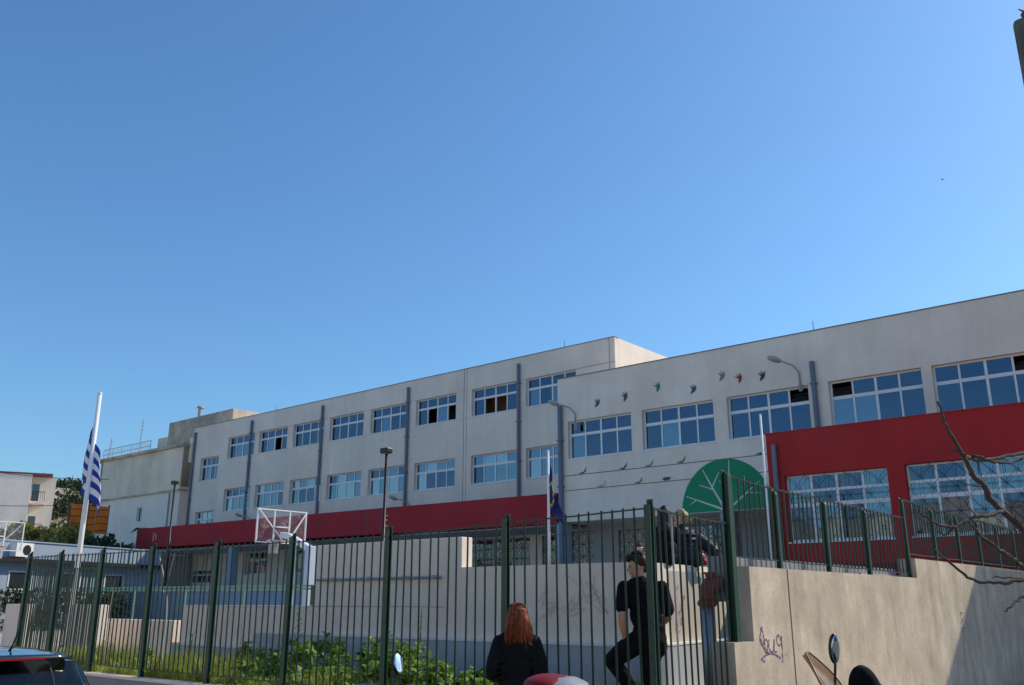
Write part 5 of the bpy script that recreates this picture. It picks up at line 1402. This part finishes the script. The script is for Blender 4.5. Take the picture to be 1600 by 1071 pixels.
def short_blond(g, hc, Rh):
    mb = MB(); hw = lambda p: Vector(hc) + Rh @ Vector(p)
    mb.ell(hw((0, -.03, .045)), (.086, .096, .092)); mb.ell(hw((0, -.085, -.01)), (.062, .035, .06)); mb.ell(hw((0, .05, .088)), (.062, .055, .040)); mb.ell(hw((.01, .085, .085)), (.045, .028, .03))
    for k in range(40):
        a = random.uniform(0, 6.3); q = random.uniform(.1, 1); mb.ell(hw((.08 * q * cos(a), -.02 + .1 * q * sin(a), .055 + .09 * sqrt(max(0, 1 - q * q)))), (.016, .018, .014), 8, 6)
    remesh(mb, 'hair', M['blondhair'], g, .008, 1)
random.seed(13)
sitter((-6.39, 10.84, 2.10), radians(34), 'person with long dark hair and black jacket sitting on the rounded wall', 'blackjkt', long_hair, -16, 'skin2', (.02, .0), ew=.17, xs=.78)
sitter((-6.52, 11.72, 2.10), radians(36), 'person with short blond hair and navy puffer jacket sitting on the rounded wall', 'navy', short_blond, 62, 'skin2', (-.08, .02), True)
# red bag between the blond person and their arm
bg_ = empty('red_bag', (-6.42, 11.86, 2.10), radians(36)); tag(bg_, 'small bright red bag beside the blond person on the wall', 'bag')
mb = MB(); mb.ell((0, 0, .09), (.075, .06, .10)); mb.ell((.03, 0, .05), (.06, .06, .06)); remesh(mb, 'pouch', mat('red_cloth', (.55, .015, .03), .5, .1, 10), bg_, .012, 2)
MB().tube(smooth_pts([(-.03, -.03, .15), (-.06, -.06, .28), (-.03, -.05, .38), (.02, .0, .30), (.03, .0, .16)], 5), .012, 6).build('strap', mat('pale_strap', (.42, .42, .36), .7), bg_, True, local=True)
# person with a maroon cap further back on the terrace, only the head shows
def cap_hair(g, hc, Rh):
    hw = lambda p: Vector(hc) + Rh @ Vector(p)
    mb = MB(); mb.ell(hw((0, -.01, .055)), (.088, .105, .085)); mb.cap(hw((-.05, .09, .05)), .012, hw((.05, .09, .05)), .012); mb.cap(hw((-.04, .14, .045)), .01, hw((.04, .14, .045)), .01)
    remesh(mb, 'cap', mat('maroon_cloth', (.09, .014, .022), .8), g, .009, 2)
    MB().tube([hw((.086 * cos(a), -.01 + .103 * sin(a), .015)) for a in [2 * pi * i / 20 for i in range(21)]], .012, 6, cap=False).build('cap_band', M['white'], g, True, local=True)
cpos = gp(23.0, 3.2, 2.25)
sitter(tuple(cpos), radians(200), 'person in maroon cap on the terrace, mostly hidden behind the wall and the leaning person', 'blackjkt', cap_hair, 20, 'skin2', (0, 0))
sb = MB().bbox(-.6, .6, -.25, .25, 0, .24, .02).build('seat_block', M['terrace'], None); sb.location = (cpos.x, cpos.y, 2.0); sb.rotation_euler = (0, 0, radians(20)); tag(sb, 'low concrete seat block on the terrace under the person in the maroon cap', 'block')

# ================================================================== VEHICLES
M['tyre'] = mat('tyre_rubber', (0.015, 0.015, 0.016), 0.85)
M['scred'] = mat('red_plastic', (0.22, 0.005, 0.008), 0.5, spec=.3)
M['scgrey'] = mat('silver_plastic', (0.38, 0.37, 0.37), 0.35, 0.05, 6, coat=.2)
M['scblack'] = mat('black_plastic', (0.012, 0.012, 0.014), 0.4, .1, 8)
M['vinyl'] = mat('black_vinyl', (0.015, 0.015, 0.016), 0.55, .1, 20, .2, 60)
M['mirror'] = mat('mirror_glass', (0.75, 0.77, 0.8), 0.04, metal=1.0)
def screen_mat():
    m = bpy.data.materials.new('smoked_screen'); m.use_nodes = True; nt = m.node_tree; N, L = nt.nodes, nt.links; N.clear()
    t = N.new('ShaderNodeBsdfTransparent'); t.inputs[0].default_value = (.62, .47, .33, 1); g_ = N.new('ShaderNodeBsdfGlossy'); g_.inputs['Roughness'].default_value = .12
    d = N.new('ShaderNodeBsdfDiffuse'); d.inputs[0].default_value = (.30, .24, .18, 1)
    a = N.new('ShaderNodeMixShader'); a.inputs[0].default_value = .25; L.new(t.outputs[0], a.inputs[1]); L.new(d.outputs[0], a.inputs[2])
    b = N.new('ShaderNodeMixShader'); b.inputs[0].default_value = .10; L.new(a.outputs[0], b.inputs[1]); L.new(g_.outputs[0], b.inputs[2])
    o = N.new('ShaderNodeOutputMaterial'); L.new(b.outputs[0], o.inputs[0]); return m
M['screen'] = screen_mat()
def scooter(loc, rz, label, body, screen, case, mdz=0.0):
    """local y forward, x right"""
    r = empty('scooter', loc, rz); tag(r, label, 'scooter', 'parked scooters')
    for y in (-.62, .66):
        w = MB(); w.tube([(-.055, y, .25), (-.035, y, .25), (.035, y, .25), (.055, y, .25)], [.19, .25, .25, .19], 24); wo_ = w.build('wheel', M['tyre'], r, True, local=True)
        MB().tube([(-.058, y, .25), (.058, y, .25)], .15, 18).build('rim', M['scgrey'], wo_, local=True)
    b = MB(); b.ell((0, -.45, .60), (.16, .48, .20), 18, 12); b.ell((0, -.85, .70), (.11, .22, .12)); b.cap((0, -.1, .42), .15, (0, .25, .32), .15); b.cap((0, .25, .30), .14, (0, .42, .60), .16); b.cap((0, .42, .6), .17, (0, .36, .92), .12)
    remesh(b, 'body_shell', M[body], r, .02, 3)
    b = MB(); b.ell((0, .70, .50), (.085, .26, .10)); remesh(b, 'front_fender', M[body], r, .018, 2)
    MB().tube([(-.09, .66, .25), (-.08, .52, .6), (0, .40, .9)], .02, 8).build('fork', M['steel'], r, local=True)
    b = MB(); b.ell((0, -.35, .79), (.14, .33, .055)); b.ell((0, -.62, .84), (.13, .16, .06)); remesh(b, 'seat', M['vinyl'], r, .016, 3)
    st = empty('tmp', (0, 0, 0)); bpy.data.objects.remove(st)
    hb = MB().tube(smooth_pts([(-.36, .22, 1.04), (-.2, .28, 1.04), (0, .34, 1.0), (.2, .28, 1.04), (.36, .22, 1.04)], 4), .016, 8).build('handlebar', M['scblack'], r, True, local=True)
    for s in (-1, 1):
        MB().tube([(s * .26, .25, 1.04), (s * .37, .215, 1.04)], .02, 10).build('grip', M['vinyl'], hb, local=True)
    b = MB(); b.ell((0, .42, .98), (.15, .13, .11)); b.ell((0, .36, 1.03), (.13, .08, .06)); cowl = remesh(b, 'front_cowl', M['scblack'], r, .014, 2)
    MB().ell((0, .535, .96), (.09, .03, .06)).build('headlight', M['mirror'], r, True, local=True)
    for s in (1,):
        stem = MB().tube(smooth_pts([(s * .20, .29, 1.04), (s * .22, .30, 1.10 + mdz * .5), (s * .26, .295, 1.29 + mdz)], 4), .0075, 6).build('mirror_stem', M['scblack'], r, True, local=True)
        rot = Euler((radians(6 if screen else -16), 0, radians(-38 if screen else -20))); mc_ = Vector((s * .27, .30, 1.345 + mdz)); ms = .98 if screen else .85
        MB().ell(mc_, ((.034 if screen else .05), .020, .085 * ms), 18, 10, rot).build('mirror_shell', M['scblack'], r, True, local=True)
        n = rot.to_matrix() @ Vector((0, -1, 0)); c = mc_ + n * .018
        MB().ell(c, ((.028 if screen else .043), .006, .076 * ms), 18, 8, rot).build('mirror_glass', M['mirror'], r, True, local=True)
    if screen:
        secs = []
        for i in range(9):
            t = i / 8; z = 1.0 + .31 * t; y = .24 + .17 * t - .03 * sin(pi * t); w = .15 * sin(pi * (.30 + .64 * t))
            secs.append([(.08 + w * sin(a), y - .05 * (1 - cos(a)), z + .03 * (1 - cos(a))) for a in [(-1 + 2 * k / 10) * 1.2 for k in range(11)]])
        rim_ = [s_[0] for s_ in secs] + [s_[-1] for s_ in reversed(secs)]
        MB().tube(rim_, .004, 5).build('screen_rim', M['scblack'], r, True, local=True)
        secs2 = [[(p[0], p[1] - .004, p[2]) for p in s_] for s_ in secs]
        m_ = MB(); m_.loft(secs); m_.build('windscreen', M['screen'], r, True, local=True)
        for q in (1,):
            b = MB(); b.ell((q * .20, .12, 1.12), (.085, .09, .16), 16, 12, Euler((0, -.35, 0))); b.ell((q * .27, .12, 1.06), (.11, .09, .14), 16, 12, Euler((0, .7, 0))); b.cap((q * .12, .24, 1.03), .05, (q * .22, .14, 1.05), .06); remesh(b, 'handlebar_muff', M['blackcloth'], r, .010, 9)
    if case:
        b = MB()
        b.bbox(-.20, .20, -1.10, -.72, .87, 1.16, .11); b.ell((0, -.80, 1.0), (.18, .16, .12), 24, 14); tc_ = remesh(b, 'top_case', M['scgrey'], r, .012, 5)
        secs = []
        for i in range(13):
            t = i / 12; an = -1.25 + 2.5 * t
            secs.append([(.216 * cos(ph) * sin(an) , -.88 - .226 * cos(ph) * cos(an), 1.02 + .17 * sin(ph)) for ph in [-.15 + .75 * k / 6 for k in range(7)]])
        MB().ell((0, -.845, 1.118), (.196, .15, .060), 28, 16).build('red_panel', M['scred'], tc_, True, local=True)
        MB().ell((0, -.84, 1.0), (.214, .21, .022), 28, 12).build('case_seam', M['scblack'], tc_, True, local=True)
        MB().box(-.1, .1, -1.0, -.72, .82, .88).build('case_rack', M['steel'], r, local=True)
    else:
        MB().tube([(-.1, -.7, .8), (-.1, -.95, .84), (.1, -.95, .84), (.1, -.7, .8)], .014, 6).build('rack', M['steel'], r, local=True)
    MB().ell((0, -1.03, .72), (.08, .03, .04)).build('tail_light', M['scred'], r, True, local=True)
    MB().tube([(.15, -.25, .28), (.16, -.75, .36)], [.04, .055], 10).build('exhaust', M['steel'], r, True, local=True)
    MB().tube([(-.12, -.2, .3), (-.26, -.22, .01)], .012, 6).build('side_stand', M['steel'], r, local=True)
    MB().box(-.15, .15, .0, .3, .30, .33).build('footboard', M['scblack'], r, local=True)
    return r
scooter(gp(6.1, -.58, 0.0), radians(112), 'red and grey scooter with rounded top case parked before the red-haired person', 'scred', False, True, -.15)
scooter(gp(4.95, 1.878, 0.0), radians(90), 'black scooter with smoked windscreen parked before the concrete wall', 'scblack', True, False)

# --- hatchback at lower left
M['carpaint'] = mat('dark_car_paint', (0.012, 0.014, 0.018), 0.18, coat=.8)
def car_glass():
    m = bpy.data.materials.new('car_glass'); m.use_nodes = True; nt = m.node_tree; N, L = nt.nodes, nt.links; N.clear()
    t = N.new('ShaderNodeBsdfTransparent'); t.inputs[0].default_value = (.80, .88, .83, 1); g_ = N.new('ShaderNodeBsdfGlossy'); g_.inputs['Roughness'].default_value = .03
    fr_ = N.new('ShaderNodeFresnel'); fr_.inputs[0].default_value = 1.6
    b = N.new('ShaderNodeMixShader'); L.new(fr_.outputs[0], b.inputs[0]); L.new(t.outputs[0], b.inputs[1]); L.new(g_.outputs[0], b.inputs[2])
    o = N.new('ShaderNodeOutputMaterial'); L.new(b.outputs[0], o.inputs[0]); return m
M['carglass'] = car_glass()
car = empty('parked_car', (-9.28, 3.03, street_z(-8.0) - 0.12), radians(90)); tag(car, 'dark hatchback with roof aerial and red brake light, seen from behind at lower left', 'car')
def csec(y, w, wr, zb, belt, roof):
    H = roof - belt
    half = [(w * .92, zb), (w, zb + .12), (w * 1.01, (zb + belt) / 2), (w, belt), (w - .45 * (w - wr), belt + .45 * H), (w - .86 * (w - wr), belt + .80 * H), (wr - .05, belt + .945 * H), (wr * .72, belt + .985 * H), (wr * .36, belt + .998 * H), (0, roof)]
    return [(-x, y, z) for x, z in half] + [(x, y, z) for x, z in reversed(half[:-1])]
stn = [(-2.02, .70, .5, .42, .80, .82), (-2.0, .76, .56, .32, .92, .95), (-1.95, .79, .58, .26, .96, 1.02), (-1.80, .81, .60, .24, .97, 1.20), (-1.62, .82, .62, .24, .97, 1.37), (-1.45, .825, .64, .24, .97, 1.415), (-.9, .83, .66, .24, .96, 1.445), (-.2, .83, .67, .24, .95, 1.45), (.35, .83, .66, .24, .94, 1.41), (.75, .83, .63, .24, .93, 1.20), (1.1, .82, .60, .24, .92, .98), (1.6, .80, .58, .25, .82, .87), (1.9, .74, .52, .28, .70, .74), (2.0, .66, .45, .35, .58, .60)]
secs = [csec(*s) for s in stn]
cb = MB(); NS = len(secs[0]); fs_ = []
for i in range(len(secs) - 1):
    for k in range(NS - 1):
        kk = min(k, NS - 2 - k)
        if (i in (2, 3) and kk >= 5) or (i in (8, 9) and kk >= 5) or (i in (4, 5, 7) and kk in (3, 4)): continue
        fs_.append((i * NS + k, i * NS + k + 1, (i + 1) * NS + k + 1, (i + 1) * NS + k))
fs_.append(tuple(reversed(range(NS)))); fs_.append(tuple(range((len(secs) - 1) * NS, len(secs) * NS)))
cb.add([p for q in secs for p in q], fs_); cb.build('body', M['carpaint'], car, True, local=True)
def patch(i0, i1, k0, k1, name, m, off=.006, par=None, inset=0.0):
    ns = 10; mb = MB(); rows = []
    for a in range(ns + 1):
        fi = i0 + (i1 - i0) * a / ns; i = min(int(fi), len(secs) - 2); tt = fi - i
        row = []
        for b in range(ns + 1):
            fk = k0 + (k1 - k0) * b / ns; k = min(int(fk), len(secs[0]) - 2); u = fk - k
            p = lambda q, j: Vector(secs[q][j])
            row.append((p(i, k) * (1 - u) + p(i, k + 1) * u) * (1 - tt) + (p(i + 1, k) * (1 - u) + p(i + 1, k + 1) * u) * tt)
        rows.append(row)
    out = []
    for a in range(ns + 1):
        o_ = []
        for b in range(ns + 1):
            pa = rows[min(a + 1, ns)][b] - rows[max(a - 1, 0)][b]; pb = rows[a][min(b + 1, ns)] - rows[a][max(b - 1, 0)]
            nn = pa.cross(pb).normalized(); c = rows[a][b] - Vector((0, rows[a][b].y * .5, .8))
            if nn.dot(c) < 0: nn = -nn
            o_.append(rows[a][b] + nn * off)
        out.append(o_)
    mb.loft(out); return mb.build(name, m, par or car, True, local=True)
rw = patch(2.0, 4.0, 5.0, NS - 6.0, 'rear_window', M['carglass'], .004)
patch(8.0, 10.0, 5.0, NS - 6.0, 'windscreen', M['carglass'], .004)
for (a, b) in ((4.0, 6.0), (7.0, 8.0)):
    patch(a, b, 3.0, 5.0, 'side_window', M['carglass'], .004); patch(a, b, NS - 4.0, NS - 6.0, 'side_window', M['carglass'], .004)
sp_ = MB(); sp_.loft([[(x, -1.68 - .03 * (1 - (x / .6) ** 2), 1.37), (x, -1.70 - .03 * (1 - (x / .6) ** 2), 1.392), (x, -1.5, 1.432 - .02 * (x / .6) ** 2), (x, -1.5, 1.36)] for x in [-.52 + .104 * i for i in range(11)]], closed=True, caps=True)
spo = sp_.build('spoiler', M['carpaint'], car, True, local=True)
MB().loft([[(x, -1.742 + .03 * (x / .6) ** 2, 1.378), (x, -1.746 + .03 * (x / .6) ** 2, 1.392)] for x in [-.30 + .06 * i for i in range(11)]]).build('brake_light', mat('red_lens', (.5, .012, .02), .25), spo, True, local=True)
MB().tube([(.2, -1.30, 1.43), (.2, -1.34, 1.47), (.2, -1.46, 1.66)], [.012, .007, .004], 6).build('antenna', M['black'], car, True, local=True)
wp = MB().tube([(0, -1.985, 1.0), (.30, -1.955, 1.06), (.42, -1.94, 1.07)], [.012, .010, .006], 6).build('rear_wiper', M['black'], car, True, local=True)
for s in (-1, 1):
    MB().ell((s * .70, -1.96, .86), (.10, .07, .13), 14, 10).build('tail_light', bpy.data.materials['red_lens'], car, True, local=True)
    MB().ell((s * .66, 1.90, .62), (.13, .10, .07), 14, 10).build('headlight', M['mirror'], car, True, local=True)
    MB().ell((s * .93, .62, 1.0), (.09, .05, .07), 12, 8).build('side_mirror', M['carpaint'], car, True, local=True)
    for y in (-1.28, 1.28):
        w = MB().tube([(s * .66, y, .30), (s * .70, y, .30), (s * .83, y, .30), (s * .85, y, .30)], [.25, .30, .30, .25], 26).build('wheel', M['tyre'], car, True, local=True)
        MB().tube([(s * .845, y, .30), (s * .855, y, .30)], .20, 20).build('rim', M['scgrey'], w, local=True)
MB().bbox(-.72, .72, -2.10, -1.92, .36, .60, .04).build('rear_bumper', M['carpaint'], car, local=True)
MB().bbox(-.26, .26, -2.115, -2.10, .66, .77, .004).build('number_plate', M['white'], car, local=True)
# headrests and parcel shelf seen through the rear glass
for y in (-1.05, .05):
    for x in (-.36, .36):
        MB().bbox(x - .13, x + .13, y - .06, y + .04, 1.03, 1.24, .04).build('headrest', M['vinyl'], car, local=True); MB().bbox(x - .25, x + .25, y - .08, y + .06, .45, 1.0, .05).build('seat', M['vinyl'], car, local=True)
MB().box(-.7, .7, -1.9, -1.15, .90, .93).build('parcel_shelf', M['vinyl'], car, local=True)
